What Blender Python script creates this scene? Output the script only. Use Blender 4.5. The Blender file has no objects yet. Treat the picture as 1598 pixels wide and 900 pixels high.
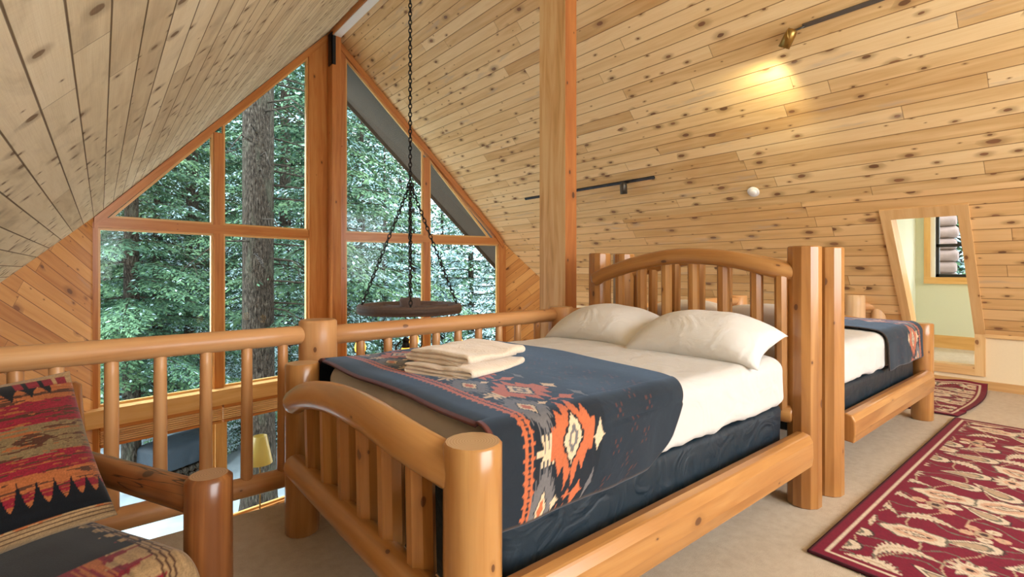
import bpy, math, random
import numpy as np
from mathutils import Vector, Matrix, noise as mnoise
PI = math.pi
random.seed(7)
C = bpy.context.scene.collection
scene = bpy.context.scene

# ------------------------------------------------------------------ camera, light, exposure
cam_d = bpy.data.cameras.new('camera'); cam = bpy.data.objects.new('camera', cam_d); C.objects.link(cam)
F_PX = 779.0
cam_d.sensor_fit = 'HORIZONTAL'; cam_d.sensor_width = 36.0
cam_d.lens = 36.0 * F_PX / 1598.0
cam_d.shift_y = -28.0 / 1598.0
cam_d.clip_start = 0.05; cam_d.clip_end = 300
cam.location = (0, 0, 1.2)
YAW = math.radians(50.53)                       # angle between view direction and +X
cam.rotation_euler = (PI / 2, 0, -(PI / 2 - YAW))
_e = YAW                                        # forward = (cos YAW, sin YAW)
scene.camera = cam
scene.view_settings.view_transform = 'Standard'
scene.view_settings.look = 'None'
scene.view_settings.gamma = 1.0
scene.view_settings.use_curve_mapping = False
scene.view_settings.exposure = 0.90
scene.cycles.max_bounces = 10
scene.cycles.diffuse_bounces = 8
scene.cycles.transparent_max_bounces = 16
scene.cycles.sample_clamp_indirect = 6.0

world = bpy.data.worlds.new('overcast_sky'); scene.world = world
world.use_nodes = True
wn = world.node_tree.nodes['Background']
wn.inputs[0].default_value = (0.92, 0.96, 1.0, 1)
_t = world.node_tree; _tc = _t.nodes.new('ShaderNodeTexCoord'); _sp = _t.nodes.new('ShaderNodeSeparateXYZ'); _mr = _t.nodes.new('ShaderNodeMapRange')
_t.links.new(_tc.outputs['Generated'], _sp.inputs[0]); _t.links.new(_sp.outputs[2], _mr.inputs[0])
_mr.inputs[1].default_value = 0.0; _mr.inputs[2].default_value = 1.0; _mr.inputs[3].default_value = 2.9; _mr.inputs[4].default_value = 8.2
_t.links.new(_mr.outputs[0], wn.inputs[1])

def area(name, loc, target, sx, sy, power, col):
    l = bpy.data.lights.new(name, 'AREA'); l.shape = 'RECTANGLE'; l.size = sx; l.size_y = sy
    l.energy = power; l.color = col
    o = bpy.data.objects.new(name, l); C.objects.link(o); o.location = loc
    o.rotation_euler = (Vector(target) - Vector(loc)).to_track_quat('-Z', 'Y').to_euler()
    return o
# unseen fill lamp added behind the viewer to brighten the room
area('back_fill_light', (2.6, -3.62, 2.1), (2.9, 8, 2.0), 4.4, 2.6, 85, (1.0, 0.96, 0.90))

# ------------------------------------------------------------------ node helper
class G:
    def __init__(self, name):
        self.m = bpy.data.materials.new(name); self.m.use_nodes = True
        self.t = self.m.node_tree; self.t.nodes.clear()
        self.out = self.t.nodes.new('ShaderNodeOutputMaterial')
        self._uv = None
    def n(self, kind): return self.t.nodes.new(kind)
    def put(self, sock, v):
        if v is None: return
        if isinstance(v, bpy.types.NodeSocket): self.t.links.new(v, sock)
        elif isinstance(v, (tuple, list)):
            if sock.type == 'RGBA' and len(v) == 3: v = (*v, 1)
            sock.default_value = v
        else: sock.default_value = v
    def ma(self, op, a, b=None, c=None, clamp=False):
        x = self.n('ShaderNodeMath'); x.operation = op; x.use_clamp = clamp
        self.put(x.inputs[0], a); self.put(x.inputs[1], b); self.put(x.inputs[2], c)
        return x.outputs[0]
    def uv(self):
        if self._uv is None:
            x = self.n('ShaderNodeUVMap'); s = self.n('ShaderNodeSeparateXYZ')
            self.t.links.new(x.outputs[0], s.inputs[0]); self._uv = (s.outputs[0], s.outputs[1])
        return self._uv
    def obj(self):
        x = self.n('ShaderNodeTexCoord'); return x.outputs['Object']
    def rnd(self):
        return self.n('ShaderNodeObjectInfo').outputs['Random']
    def comb(self, a, b, c=0.0):
        x = self.n('ShaderNodeCombineXYZ')
        self.put(x.inputs[0], a); self.put(x.inputs[1], b); self.put(x.inputs[2], c); return x.outputs[0]
    def noise(self, v, scale=1.0, detail=3.0, rough=0.55, dist=0.0):
        x = self.n('ShaderNodeTexNoise'); self.put(x.inputs['Vector'], v); self.put(x.inputs['Scale'], scale)
        x.inputs['Detail'].default_value = detail; x.inputs['Roughness'].default_value = rough; x.inputs['Distortion'].default_value = dist
        return x.outputs[0]
    def white(self, v):
        x = self.n('ShaderNodeTexWhiteNoise'); x.noise_dimensions = '3D'; self.put(x.inputs['Vector'], v)
        return x.outputs['Value'], x.outputs['Color']
    def vor(self, v, scale=1.0, rand=1.0):
        x = self.n('ShaderNodeTexVoronoi'); x.voronoi_dimensions = '2D'; self.put(x.inputs['Vector'], v)
        x.inputs['Scale'].default_value = scale; x.inputs['Randomness'].default_value = rand
        return x.outputs['Distance'], x.outputs['Color']
    def sep(self, v):
        x = self.n('ShaderNodeSeparateColor'); self.t.links.new(v, x.inputs[0]); return x.outputs[0], x.outputs[1], x.outputs[2]
    def step(self, v, a, b):                    # 0 below a, 1 above b (swap a,b to invert)
        x = self.n('ShaderNodeMapRange'); x.interpolation_type = 'SMOOTHSTEP'
        self.put(x.inputs[0], v); self.put(x.inputs[1], a); self.put(x.inputs[2], b)
        return x.outputs[0]
    def inv(self, v): return self.ma('SUBTRACT', 1.0, v)
    def mix(self, f, a, b, mode='MIX'):
        x = self.n('ShaderNodeMix'); x.data_type = 'RGBA'; x.blend_type = mode
        self.put(x.inputs[0], f); self.put(x.inputs[6], a); self.put(x.inputs[7], b); return x.outputs[2]
    def ramp(self, f, stops):
        x = self.n('ShaderNodeValToRGB'); self.put(x.inputs[0], f)
        e = x.color_ramp.elements
        while len(e) < len(stops): e.new(0.5)
        for i, (p, c) in enumerate(stops): e[i].position = p; e[i].color = (*c, 1)
        return x.outputs[0]
    def attr(self, name='Col'):
        x = self.n('ShaderNodeAttribute'); x.attribute_name = name; return x.outputs['Color']
    def bump(self, h, strength=0.3, dist=0.01):
        x = self.n('ShaderNodeBump'); self.put(x.inputs['Height'], h)
        x.inputs['Strength'].default_value = strength; x.inputs['Distance'].default_value = dist
        return x.outputs[0]
    def end(self, base, rough=0.5, bump=None, **kw):
        p = self.n('ShaderNodeBsdfPrincipled')
        self.put(p.inputs['Base Color'], base); self.put(p.inputs['Roughness'], rough)
        if bump is not None: self.put(p.inputs['Normal'], bump)
        for k, v in kw.items(): self.put(p.inputs[k.replace('_', ' ')], v)
        self.t.links.new(p.outputs[0], self.out.inputs[0]); return self.m

def plank_mat(name, w, L, lo, mid, hi, knot, gapc, rough=0.55, knots=0.5, ku=4.2, kv=8.5, rustic=0.0, stain=0.35, spec=0.35, stretch=1.0):
    g = G(name); u, v = g.uv()
    r = g.ma('DIVIDE', v, w); row = g.ma('FLOOR', r); fv = g.ma('FRACT', r)
    h1, _ = g.white(g.comb(row, 3.7, 1.3))
    uu = g.ma('DIVIDE', g.ma('MULTIPLY_ADD', h1, L * 3, u), L)
    bid = g.ma('FLOOR', uu); fu = g.ma('FRACT', uu)
    rv, rc = g.white(g.comb(row, bid, 0.5)); r1, r2, r3 = g.sep(rc)
    dv = g.ma('MULTIPLY', g.ma('MINIMUM', fv, g.inv(fv)), w)
    du = g.ma('MULTIPLY', g.ma('MINIMUM', fu, g.inv(fu)), L)
    gap = g.ma('MAXIMUM', g.step(dv, 0.0052, 0.0016), g.ma('MULTIPLY', g.step(du, 0.0035, 0.0012), 0.75))
    ou = g.ma('MULTIPLY_ADD', rv, 53.0, u); ov = g.ma('MULTIPLY_ADD', r1, 31.0, v)
    big = g.noise(g.comb(g.ma('MULTIPLY', ou, 1.3), g.ma('MULTIPLY', ov, 16.0), rv), 1.0, 3.0, 0.55, 0.6)
    fine = g.noise(g.comb(g.ma('MULTIPLY', ou, 5.0), g.ma('MULTIPLY', ov, 170.0), rv), 1.0, 2.0, 0.6)
    tone = g.ma('ADD', g.ma('MULTIPLY', big, 0.65), g.ma('MULTIPLY', r2, 0.42))
    col = g.ramp(tone, [(0.2, hi), (0.52, mid), (0.85, lo)])
    col = g.mix(g.ma('MULTIPLY', g.step(fine, 0.45, 0.75), 0.16), col, lo)
    # knots
    wob = g.noise(g.comb(g.ma('MULTIPLY', ou, 9.0), g.ma('MULTIPLY', ov, 20.0), 0.0), 1.0, 2.0)
    kd, kc = g.vor(g.comb(g.ma('MULTIPLY_ADD', wob, 0.12, g.ma('MULTIPLY', ou, ku)), g.ma('MULTIPLY_ADD', wob, 0.12, g.ma('MULTIPLY', ov, kv)), 0.0), 1.0, 1.0)
    k1, k2, k3 = g.sep(kc)
    rad = g.ma('MULTIPLY', g.step(k1, 1.0 - knots, 1.0 - knots + 0.02), g.ma('MULTIPLY_ADD', g.ma('MULTIPLY', k2, k2), 0.17, 0.03))
    core = g.step(kd, rad, g.ma('MULTIPLY', rad, 0.72))
    halo = g.ma('MULTIPLY', g.step(kd, g.ma('MULTIPLY', rad, 2.8), g.ma('MULTIPLY', rad, 0.8)), 0.6)
    col = g.mix(halo, col, tuple(0.55 * a + 0.25 * b for a, b in zip(lo, knot)))
    col = g.mix(g.ma('MULTIPLY', core, 0.88), col, g.mix(k3, knot, tuple(min(1, 2.1 * c) for c in knot)))
    # blue-grey mineral stain on some boards
    st = g.noise(g.comb(g.ma('MULTIPLY', ou, 1.9), g.ma('MULTIPLY', ov, 11.0), 7.0), 1.0, 3.0)
    sm = g.ma('MULTIPLY', g.ma('MULTIPLY', g.step(st, 0.54, 0.68), g.step(r3, 0.62, 0.7)), stain)
    col = g.mix(sm, col, (0.42, 0.37, 0.33))
    if rustic:
        rg = g.noise(g.comb(g.ma('MULTIPLY', ou, 2.0), g.ma('MULTIPLY', ov, 5.0), 2.0), 1.0, 4.0, 0.6, 0.5)
        col = g.mix(g.ma('MULTIPLY', g.step(rg, 0.5, 0.75), rustic), col, tuple(0.62 * c for c in lo))
        saw = g.noise(g.comb(g.ma('MULTIPLY', u, 160.0), g.ma('MULTIPLY', v, 12.0), 0.0), 1.0, 1.0)
        col = g.mix(g.ma('MULTIPLY', g.step(saw, 0.4, 0.7), 0.12), col, lo)
    col = g.mix(g.ma('MULTIPLY', gap, 0.85), col, gapc)
    hgt = g.ma('SUBTRACT', g.ma('MULTIPLY', fine, 0.06 + rustic * 0.4), gap)
    return g.end(col, rough, g.bump(hgt, 0.55, 0.004), Specular_IOR_Level=spec)

def log_mat(name, lo, mid, hi, knot, rough=0.3, knots=0.3, coat=0.25, streak=1.0, cracks=0.0):
    g = G(name); u, v = g.uv(); rn = g.rnd()
    ou = g.ma('MULTIPLY_ADD', rn, 91.0, u); ov = g.ma('MULTIPLY_ADD', rn, 37.0, v)
    big = g.noise(g.comb(g.ma('MULTIPLY', ou, 1.1), g.ma('MULTIPLY', ov, 13.0), rn), 1.0, 3.0, 0.55, 0.8)
    fine = g.noise(g.comb(g.ma('MULTIPLY', ou, 5.0), g.ma('MULTIPLY', ov, 150.0), rn), 1.0, 2.0)
    tone = g.ma('MULTIPLY_ADD', g.ma('SUBTRACT', big, 0.5), streak * 1.3, g.ma('MULTIPLY_ADD', rn, 0.2, 0.4))
    col = g.ramp(tone, [(0.15, hi), (0.5, mid), (0.9, lo)])
    col = g.mix(g.ma('MULTIPLY', g.step(fine, 0.5, 0.8), 0.22), col, lo)
    wob = g.noise(g.comb(g.ma('MULTIPLY', ou, 9.0), g.ma('MULTIPLY', ov, 12.0), 0.0), 1.0, 2.0)
    kd, kc = g.vor(g.comb(g.ma('MULTIPLY_ADD', wob, 0.15, g.ma('MULTIPLY', ou, 4.5)), g.ma('MULTIPLY_ADD', wob, 0.15, g.ma('MULTIPLY', ov, 8.0)), 0.0))
    k1, k2, k3 = g.sep(kc)
    rad = g.ma('MULTIPLY', g.step(k1, 1.0 - knots, 1.0 - knots + 0.02), g.ma('MULTIPLY_ADD', g.ma('MULTIPLY', k2, k2), 0.1, 0.035))
    core = g.step(kd, rad, g.ma('MULTIPLY', rad, 0.7))
    halo = g.ma('MULTIPLY', g.step(kd, g.ma('MULTIPLY', rad, 2.4), rad), 0.4)
    col = g.mix(halo, col, lo); col = g.mix(g.ma('MULTIPLY', core, 0.85), col, knot)
    hgt = g.ma('MULTIPLY', fine, 0.15)
    if cracks:
        cr = g.noise(g.comb(g.ma('MULTIPLY', ou, 1.6), g.ma('MULTIPLY', ov, 26.0), 4.0), 1.0, 2.0, 0.5)
        cm = g.ma('MULTIPLY', g.step(g.ma('ABSOLUTE', g.ma('SUBTRACT', cr, 0.5)), 0.014, 0.004), g.step(g.noise(g.comb(ou, ov, 9.0), 2.2, 1.0), 0.5, 0.6))
        col = g.mix(g.ma('MULTIPLY', cm, cracks), col, knot); hgt = g.ma('SUBTRACT', hgt, cm)
    return g.end(col, rough, g.bump(hgt, 0.25, 0.003), Coat_Weight=coat, Coat_Roughness=0.18, Specular_IOR_Level=0.4)

def endgrain_mat(name, a, b, coat=0.3):
    g = G(name); u, v = g.uv()
    d = g.ma('SQRT', g.ma('ADD', g.ma('MULTIPLY', u, u), g.ma('MULTIPLY', v, v)))
    w = g.noise(g.comb(u, v, g.rnd()), 12.0, 2.0)
    s = g.ma('SINE', g.ma('MULTIPLY_ADD', w, 3.0, g.ma('MULTIPLY', d, 900.0)))
    col = g.mix(g.step(s, -0.6, 1.0), a, b)
    return g.end(col, 0.35, None, Coat_Weight=coat, Coat_Roughness=0.2)

def fabric_mat(name, base=None, rough=0.9, weave=900.0, wrinkle=0.0, wscale=6.0, attr=False, var=0.08, sheen=0.2, spec=0.2, depth=0.008, tint=None):
    g = G(name)
    o = g.obj()
    col = g.attr() if attr else base
    nz = g.noise(o, 240.0, 2.0)
    col = g.mix(g.ma('MULTIPLY', nz, var * 2), col, (0, 0, 0))
    hgt = g.ma('MULTIPLY', g.noise(o, weave, 1.0), 0.25)
    if wrinkle:
        wr = g.noise(o, wscale, 3.0, 0.5, 1.2)
        ridge = g.ma('ABSOLUTE', g.ma('SUBTRACT', wr, 0.5))
        hgt = g.ma('MULTIPLY_ADD', g.step(ridge, 0.0, 0.2), wrinkle, hgt)
    kw = dict(Sheen_Weight=sheen, Specular_IOR_Level=spec)
    if tint: kw['Sheen_Tint'] = (*tint, 1)
    return g.end(col, rough, g.bump(hgt, 0.35, depth), **kw)

def plain_mat(name, base, rough=0.5, metal=0.0, nscale=30.0, amount=0.15, bump=0.1, **kw):
    g = G(name); nz = g.noise(g.obj(), nscale, 3.0)
    col = g.mix(g.ma('MULTIPLY', nz, amount * 2), base, tuple(0.35 * c for c in base))
    return g.end(col, rough, g.bump(nz, bump, 0.004), Metallic=metal, **kw)

def emit_mat(name, col, strength):
    g = G(name)
    return g.end(col, 0.3, None, Emission_Color=(*col, 1), Emission_Strength=strength)

def glass_mat(name='window_glass', tint=(0.97, 0.99, 0.98), refl=0.2):
    g = G(name)
    tr = g.n('ShaderNodeBsdfTransparent'); tr.inputs[0].default_value = (*tint, 1)
    gl = g.n('ShaderNodeBsdfGlossy'); gl.inputs['Roughness'].default_value = 0.02
    fr = g.n('ShaderNodeFresnel'); fr.inputs[0].default_value = 1.45
    mx = g.n('ShaderNodeMixShader')
    g.t.links.new(g.ma('MULTIPLY', fr.outputs[0], refl), mx.inputs[0])
    g.t.links.new(tr.outputs[0], mx.inputs[1]); g.t.links.new(gl.outputs[0], mx.inputs[2])
    g.t.links.new(mx.outputs[0], g.out.inputs[0]); return g.m

M = {}
M['ceil_warm'] = plank_mat('knotty_pine_ceiling', 0.133, 2.9, (0.56, 0.335, 0.13), (0.78, 0.575, 0.295), (0.87, 0.695, 0.41), (0.115, 0.052, 0.027), (0.22, 0.105, 0.04), 0.5, 0.5, 3.9, 8.0)
M['ceil_pale'] = plank_mat('rough_sawn_pine_ceiling', 0.131, 3.4, (0.55, 0.47, 0.32), (0.74, 0.68, 0.50), (0.84, 0.79, 0.62), (0.10, 0.065, 0.04), (0.08, 0.045, 0.02), 0.75, 0.55, 6.0, 6.5, rustic=0.5, stain=0.15, spec=0.15)
M['wall_pine'] = plank_mat('diagonal_pine_boards', 0.14, 2.2, (0.47, 0.19, 0.05), (0.66, 0.33, 0.10), (0.76, 0.43, 0.16), (0.13, 0.05, 0.02), (0.2, 0.07, 0.02), 0.45, 0.45, 4.0, 7.5, stain=0.2)
M['low_pine'] = plank_mat('sloping_wall_pine_boards', 0.133, 2.4, (0.57, 0.33, 0.125), (0.75, 0.50, 0.235), (0.83, 0.60, 0.32), (0.12, 0.055, 0.03), (0.2, 0.085, 0.03), 0.5, 0.55, 3.6, 8.0)
M['fir'] = log_mat('orange_fir_trim', (0.36, 0.12, 0.025), (0.52, 0.20, 0.05), (0.60, 0.28, 0.08), (0.1, 0.035, 0.012), 0.4, 0.12, 0.15)
M['fir_pale'] = log_mat('pale_fir_glulam', (0.52, 0.27, 0.10), (0.76, 0.49, 0.23), (0.84, 0.62, 0.34), (0.2, 0.07, 0.02), 0.45, 0.08, 0.1, 1.5)
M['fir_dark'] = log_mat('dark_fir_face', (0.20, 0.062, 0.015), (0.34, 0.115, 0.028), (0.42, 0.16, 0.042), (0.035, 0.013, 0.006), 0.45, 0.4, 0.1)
M['casing'] = log_mat('pine_casing', (0.50, 0.27, 0.10), (0.68, 0.42, 0.18), (0.76, 0.52, 0.25), (0.2, 0.08, 0.03), 0.45, 0.15, 0.1)
M['sill_wood'] = log_mat('yellow_pine_sill', (0.55, 0.28, 0.08), (0.70, 0.42, 0.15), (0.78, 0.52, 0.23), (0.3, 0.12, 0.03), 0.4, 0.15, 0.2)
M['bed_log'] = log_mat('honey_bed_log', (0.265, 0.105, 0.026), (0.42, 0.195, 0.057), (0.54, 0.29, 0.10), (0.09, 0.03, 0.012), 0.28, 0.28, 0.45)
M['bed_end'] = endgrain_mat('bed_log_end_grain', (0.62, 0.42, 0.24), (0.52, 0.32, 0.16), 0.5)
M['rail_log'] = log_mat('peeled_railing_log', (0.42, 0.185, 0.065), (0.57, 0.29, 0.115), (0.65, 0.38, 0.175), (0.13, 0.05, 0.02), 0.42, 0.25, 0.15)
M['rail_end'] = endgrain_mat('railing_end_grain', (0.55, 0.33, 0.16), (0.45, 0.24, 0.10), 0.15)
M['pale_log'] = log_mat('pale_peeled_log', (0.55, 0.33, 0.16), (0.70, 0.47, 0.26), (0.78, 0.56, 0.34), (0.3, 0.14, 0.06), 0.45, 0.15, 0.1)
M['chair_log'] = log_mat('dark_varnished_chair_log', (0.085, 0.026, 0.009), (0.215, 0.075, 0.021), (0.36, 0.15, 0.045), (0.02, 0.008, 0.005), 0.3, 0.35, 0.4, 1.3, 0.9)
M['chair_end'] = endgrain_mat('chair_log_end_grain', (0.42, 0.25, 0.14), (0.30, 0.16, 0.08), 0.4)
g = G('beige_carpet'); o_ = g.obj()
c1 = g.noise(o_, 22.0, 4.0, 0.65); c2 = g.noise(o_, 320.0, 2.0, 0.6); c3 = g.noise(o_, 2.2, 2.0)
cc = g.ramp(g.ma('ADD', g.ma('MULTIPLY', c1, 0.45), g.ma('MULTIPLY_ADD', c2, 0.4, g.ma('MULTIPLY', c3, 0.2))), [(0.3, (0.58, 0.44, 0.29)), (0.55, (0.76, 0.62, 0.45)), (0.8, (0.86, 0.75, 0.60))])
M['carpet'] = g.end(cc, 1.0, g.bump(g.ma('ADD', c2, g.ma('MULTIPLY', c1, 0.8)), 0.9, 0.012), Sheen_Weight=0.2, Specular_IOR_Level=0.05)
M['plaster'] = plain_mat('cream_plaster', (0.80, 0.67, 0.45), 0.9, 0, 60, 0.04, 0.15)
M['green_plaster'] = plain_mat('pale_green_plaster', (0.66, 0.71, 0.59), 0.9, 0, 60, 0.03, 0.1)
M['sheet'] = fabric_mat('white_sheet', (0.64, 0.625, 0.60), 0.8, 1500.0, 1.0, 5.0, var=0.01, spec=0.2, depth=0.03)
M['pillowcase'] = fabric_mat('white_pillowcase', (0.72, 0.705, 0.675), 0.8, 1500.0, 1.0, 5.0, var=0.01, depth=0.014)
M['navy'] = fabric_mat('navy_box_cover', (0.004, 0.017, 0.030), 0.42, 1500.0, 1.2, 6.0, var=0.03, depth=0.03, sheen=0.0, spec=0.4)
M['towel'] = fabric_mat('cream_towel', (0.80, 0.68, 0.54), 1.0, 320.0, 0.35, 26.0, var=0.08, sheen=0.5, spec=0.05, depth=0.012)
M['blanket'] = fabric_mat('patterned_blanket', None, 0.85, 800.0, 0.25, 5.0, attr=True, var=0.1, sheen=0.32, spec=0.3, tint=(0.42, 0.64, 0.95))  # blue sheen tint puts the sky's reflection into the cloth colour
M['woven'] = fabric_mat('woven_upholstery', None, 0.9, 500.0, 0.0, attr=True, var=0.25, sheen=0.15, spec=0.15)
M['rug'] = fabric_mat('wool_rug', None, 0.85, 400.0, 0.0, attr=True, var=0.12, sheen=0.03, spec=0.25)
M['iron'] = plain_mat('black_iron', (0.022, 0.02, 0.02), 0.5, 0.6, 60, 0.1, 0.2)
M['rust'] = plain_mat('rusty_iron_band', (0.12, 0.088, 0.08), 0.7, 0, 40, 0.3, 0.2)
M['track'] = plain_mat('dark_blue_black_track', (0.02, 0.028, 0.045), 0.35, 0.4, 60, 0.05, 0.05)
M['steel'] = plain_mat('grey_steel_track', (0.18, 0.18, 0.18), 0.35, 0.8, 60, 0.05, 0.05)
M['brass'] = plain_mat('antique_brass', (0.42, 0.27, 0.08), 0.32, 0.9, 40, 0.2, 0.05)
M['gunmetal'] = plain_mat('gunmetal_lamp', (0.09, 0.085, 0.075), 0.4, 0.6, 40, 0.1, 0.05)
M['wheel'] = plain_mat('weathered_wheel_wood', (0.18, 0.125, 0.11), 0.75, 0, 25, 0.35, 0.4)
M['white_plastic'] = plain_mat('white_plastic', (0.82, 0.84, 0.86), 0.4, 0, 20, 0.02, 0.0)
M['black_frame'] = plain_mat('black_window_frame', (0.012, 0.012, 0.014), 0.35, 0, 20, 0.05, 0.0)
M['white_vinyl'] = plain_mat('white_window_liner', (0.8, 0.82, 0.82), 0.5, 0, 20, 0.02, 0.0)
M['glass'] = glass_mat()
M['soffit'] = plain_mat('grey_brown_soffit', (0.085, 0.062, 0.040), 0.8, 0, 8, 0.2, 0.15)
M['snow'] = plain_mat('snow_ground', (0.36, 0.46, 0.52), 0.8, 0, 1.8, 0.5, 0.5)
M['tarp'] = plain_mat('dark_blue_tarp', (0.014, 0.028, 0.042), 0.75, 0, 9, 0.4, 0.5)
M['lampshade'] = None
M['amber'] = emit_mat('amber_glass', (0.95, 0.45, 0.04), 1.6)
M['flame'] = emit_mat('lantern_flame', (1.0, 0.78, 0.35), 14.0)
M['bulb'] = emit_mat('warm_bulb', (1.0, 0.8, 0.5), 25.0)
M['lampshade'] = emit_mat('yellow_lampshade', (0.55, 0.47, 0.13), 0.10)
g = G('conifer_needles'); M['needles'] = g.end(g.attr(), 0.7, None, Specular_IOR_Level=0.2)
g = G('conifer_bark'); u, v = g.uv()
b1 = g.noise(g.comb(g.ma('MULTIPLY', u, 9.0), g.ma('MULTIPLY', v, 24.0), 0.0), 1.0, 5.0, 0.7, 0.4)
b2 = g.noise(g.comb(g.ma('MULTIPLY', u, 1.2), g.ma('MULTIPLY', v, 3.0), 3.0), 1.0, 3.0)
bc = g.ramp(b1, [(0.38, (0.007, 0.0055, 0.0045)), (0.53, (0.036, 0.030, 0.023)), (0.68, (0.11, 0.098, 0.08))])
bc = g.mix(g.ma('MULTIPLY', g.step(b2, 0.5, 0.7), 0.35), bc, (0.075, 0.09, 0.062))
M['bark'] = g.end(bc, 0.9, g.bump(b1, 0.9, 0.03), Specular_IOR_Level=0.1)

# ------------------------------------------------------------------ mesh helper
class MB:
    def __init__(self): self.v = []; self.f = []; self.uv = []; self.mi = []; self.sm = []
    def add(self, vs, fs, uvs, mi=0, smooth=False):
        o = len(self.v); self.v += [tuple(p) for p in vs]
        for f, u in zip(fs, uvs):
            self.f.append([i + o for i in f]); self.uv += u; self.mi.append(mi); self.sm.append(smooth)
        return self
    def prism(self, poly, off, mi=0, ulong=None):
        """solid from a planar 3-D polygon and an offset vector; uv in metres with u along `ulong`"""
        P = [Vector(p) for p in poly]; off = Vector(off); n = len(P)
        U = Vector(ulong).normalized() if ulong is not None else max(((P[(i + 1) % n] - P[i]) for i in range(n)), key=lambda e: e.length).normalized()
        V0 = off.normalized().cross(U)
        if V0.length < 1e-6: V0 = Vector((0, 0, 1)).cross(U)
        V0.normalize()
        vs = P + [p + off for p in P]
        f1 = list(range(n)); f2 = [i + n for i in reversed(range(n))]
        nrm = sum(((P[i] - P[0]).cross(P[(i + 1) % n] - P[0]) for i in range(1, n - 1)), Vector())
        if nrm.dot(off) > 0: f1 = f1[::-1]; f2 = f2[::-1]; flip = True
        else: flip = False
        fs = [f1, f2]; uvs = [[(vs[i].dot(U), vs[i].dot(V0)) for i in f1], [(vs[i].dot(U), vs[i].dot(V0)) for i in f2]]
        O = off.normalized()
        for i in range(n):
            j = (i + 1) % n; q = [i, i + n, j + n, j]
            if flip: q = q[::-1]
            e = (P[j] - P[i]).normalized()
            if abs(e.dot(U)) > 0.5: uvq = [(vs[k].dot(U), vs[k].dot(O) + i * 0.37) for k in q]
            else:
                A = O if abs(O.dot(U)) > 0.5 else e
                uvq = [(vs[k].dot(A), vs[k].dot(O if A is e else e)) for k in q]
            fs.append(q); uvs.append(uvq)
        return self.add(vs, fs, uvs, mi)
    def box(self, lo, hi, mi=0, rot=None, org=(0, 0, 0)):
        x0, y0, z0 = lo; x1, y1, z1 = hi; d = (x1 - x0, y1 - y0, z1 - z0)
        ax = d.index(max(d)); U = [(1, 0, 0), (0, 1, 0), (0, 0, 1)][ax]
        if ax == 2: poly = [(x0, y0, z0), (x0, y0, z1), (x1, y0, z1), (x1, y0, z0)]; off = (0, d[1], 0)
        else: poly = [(x0, y0, z0), (x1, y0, z0), (x1, y1, z0), (x0, y1, z0)]; off = (0, 0, d[2])
        k = len(self.v); self.prism(poly, off, mi, U)
        if rot is not None:
            R = rot if isinstance(rot, Matrix) else Matrix.Rotation(rot, 3, 'Z')
            self.v[k:] = [tuple(R @ Vector(p) + Vector(org)) for p in self.v[k:]]
        return self
    def tube(self, path, rad, n=14, mi=0, capmi=None, smooth=True, round_ends=(False, False), wob=0.0, seed=0, squash=None, phase=0.0):
        P = [Vector(p) for p in path]
        R = list(rad) if isinstance(rad, (list, tuple)) else [rad] * len(P)
        def cap(pa, pb, r):
            d = (pa - pb).normalized(); pts = []; rs = []
            for k in (0.95, 0.75, 0.45, 0.2):
                pts.append(pa + d * r * 0.62 * k); rs.append(r * math.sqrt(max(0.0, 1 - k * k)))
            return pts, rs
        if round_ends[0]: a, b = cap(P[0], P[1], R[0]); P = a + P; R = b + R
        if round_ends[1]: a, b = cap(P[-1], P[-2], R[-1]); P = P + a[::-1]; R = R + b[::-1]
        m = len(P); T = []
        for i in range(m):
            t = P[min(i + 1, m - 1)] - P[max(i - 1, 0)]; T.append(t.normalized())
        ref = Vector((0, 0, 1)) if abs(T[0].z) < 0.9 else Vector((1, 0, 0))
        A = (ref - T[0] * ref.dot(T[0])).normalized(); rings = []; L = 0.0; Ls = []
        for i in range(m):
            A = (A - T[i] * A.dot(T[i])).normalized(); B = T[i].cross(A)
            if i: L += (P[i] - P[i - 1]).length
            Ls.append(L); ring = []
            for k in range(n):
                a = 2 * PI * k / n + phase; r = R[i]
                if wob: r *= 1 + wob * mnoise.noise(Vector((math.cos(a) * 0.9 + seed * 7.1, math.sin(a) * 0.9, L * 2.2)))
                ca, sa = math.cos(a), math.sin(a)
                if squash: ca *= squash[0]; sa *= squash[1]
                ring.append(P[i] + (A * ca + B * sa) * r)
            rings.append(ring)
        vs = [p for r_ in rings for p in r_]; fs = []; uvs = []; cr = 2 * PI * max(R)
        for i in range(m - 1):
            for k in range(n):
                k2 = (k + 1) % n
                fs.append([i * n + k, i * n + k2, (i + 1) * n + k2, (i + 1) * n + k])
                va, vb = cr * k / n, cr * (k + 1) / n
                uvs.append([(Ls[i], va), (Ls[i], vb), (Ls[i + 1], vb), (Ls[i + 1], va)])
        self.add(vs, fs, uvs, mi, smooth)
        cm = mi if capmi is None else capmi
        for e, ring in ((0, rings[0]), (1, rings[-1])):
            c = sum(ring, Vector()) / n; r = R[0] if e == 0 else R[-1]
            q = list(range(n)); q = q[::-1] if e == 0 else q
            self.add(ring, [q], [[(r * math.cos(2 * PI * k / n), r * math.sin(2 * PI * k / n)) for k in q]], cm, False)
        return self
    def log(self, a, b, r0, r1=None, n=16, mi=0, capmi=None, bev=0.008, wob=0.02, seed=0, smooth=True, seg=8, squash=None, phase=0.0):
        a, b = Vector(a), Vector(b); r1 = r0 if r1 is None else r1; L = (b - a).length
        ts = [0, bev / L] + [bev / L + (1 - 2 * bev / L) * i / seg for i in range(1, seg)] + [1 - bev / L, 1]
        rs = [r0 + (r1 - r0) * t for t in ts]; rs[0] -= bev; rs[-1] -= bev
        return self.tube([a.lerp(b, t) for t in ts], rs, n, mi, capmi, smooth, wob=wob, seed=seed, squash=squash, phase=phase)
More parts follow.
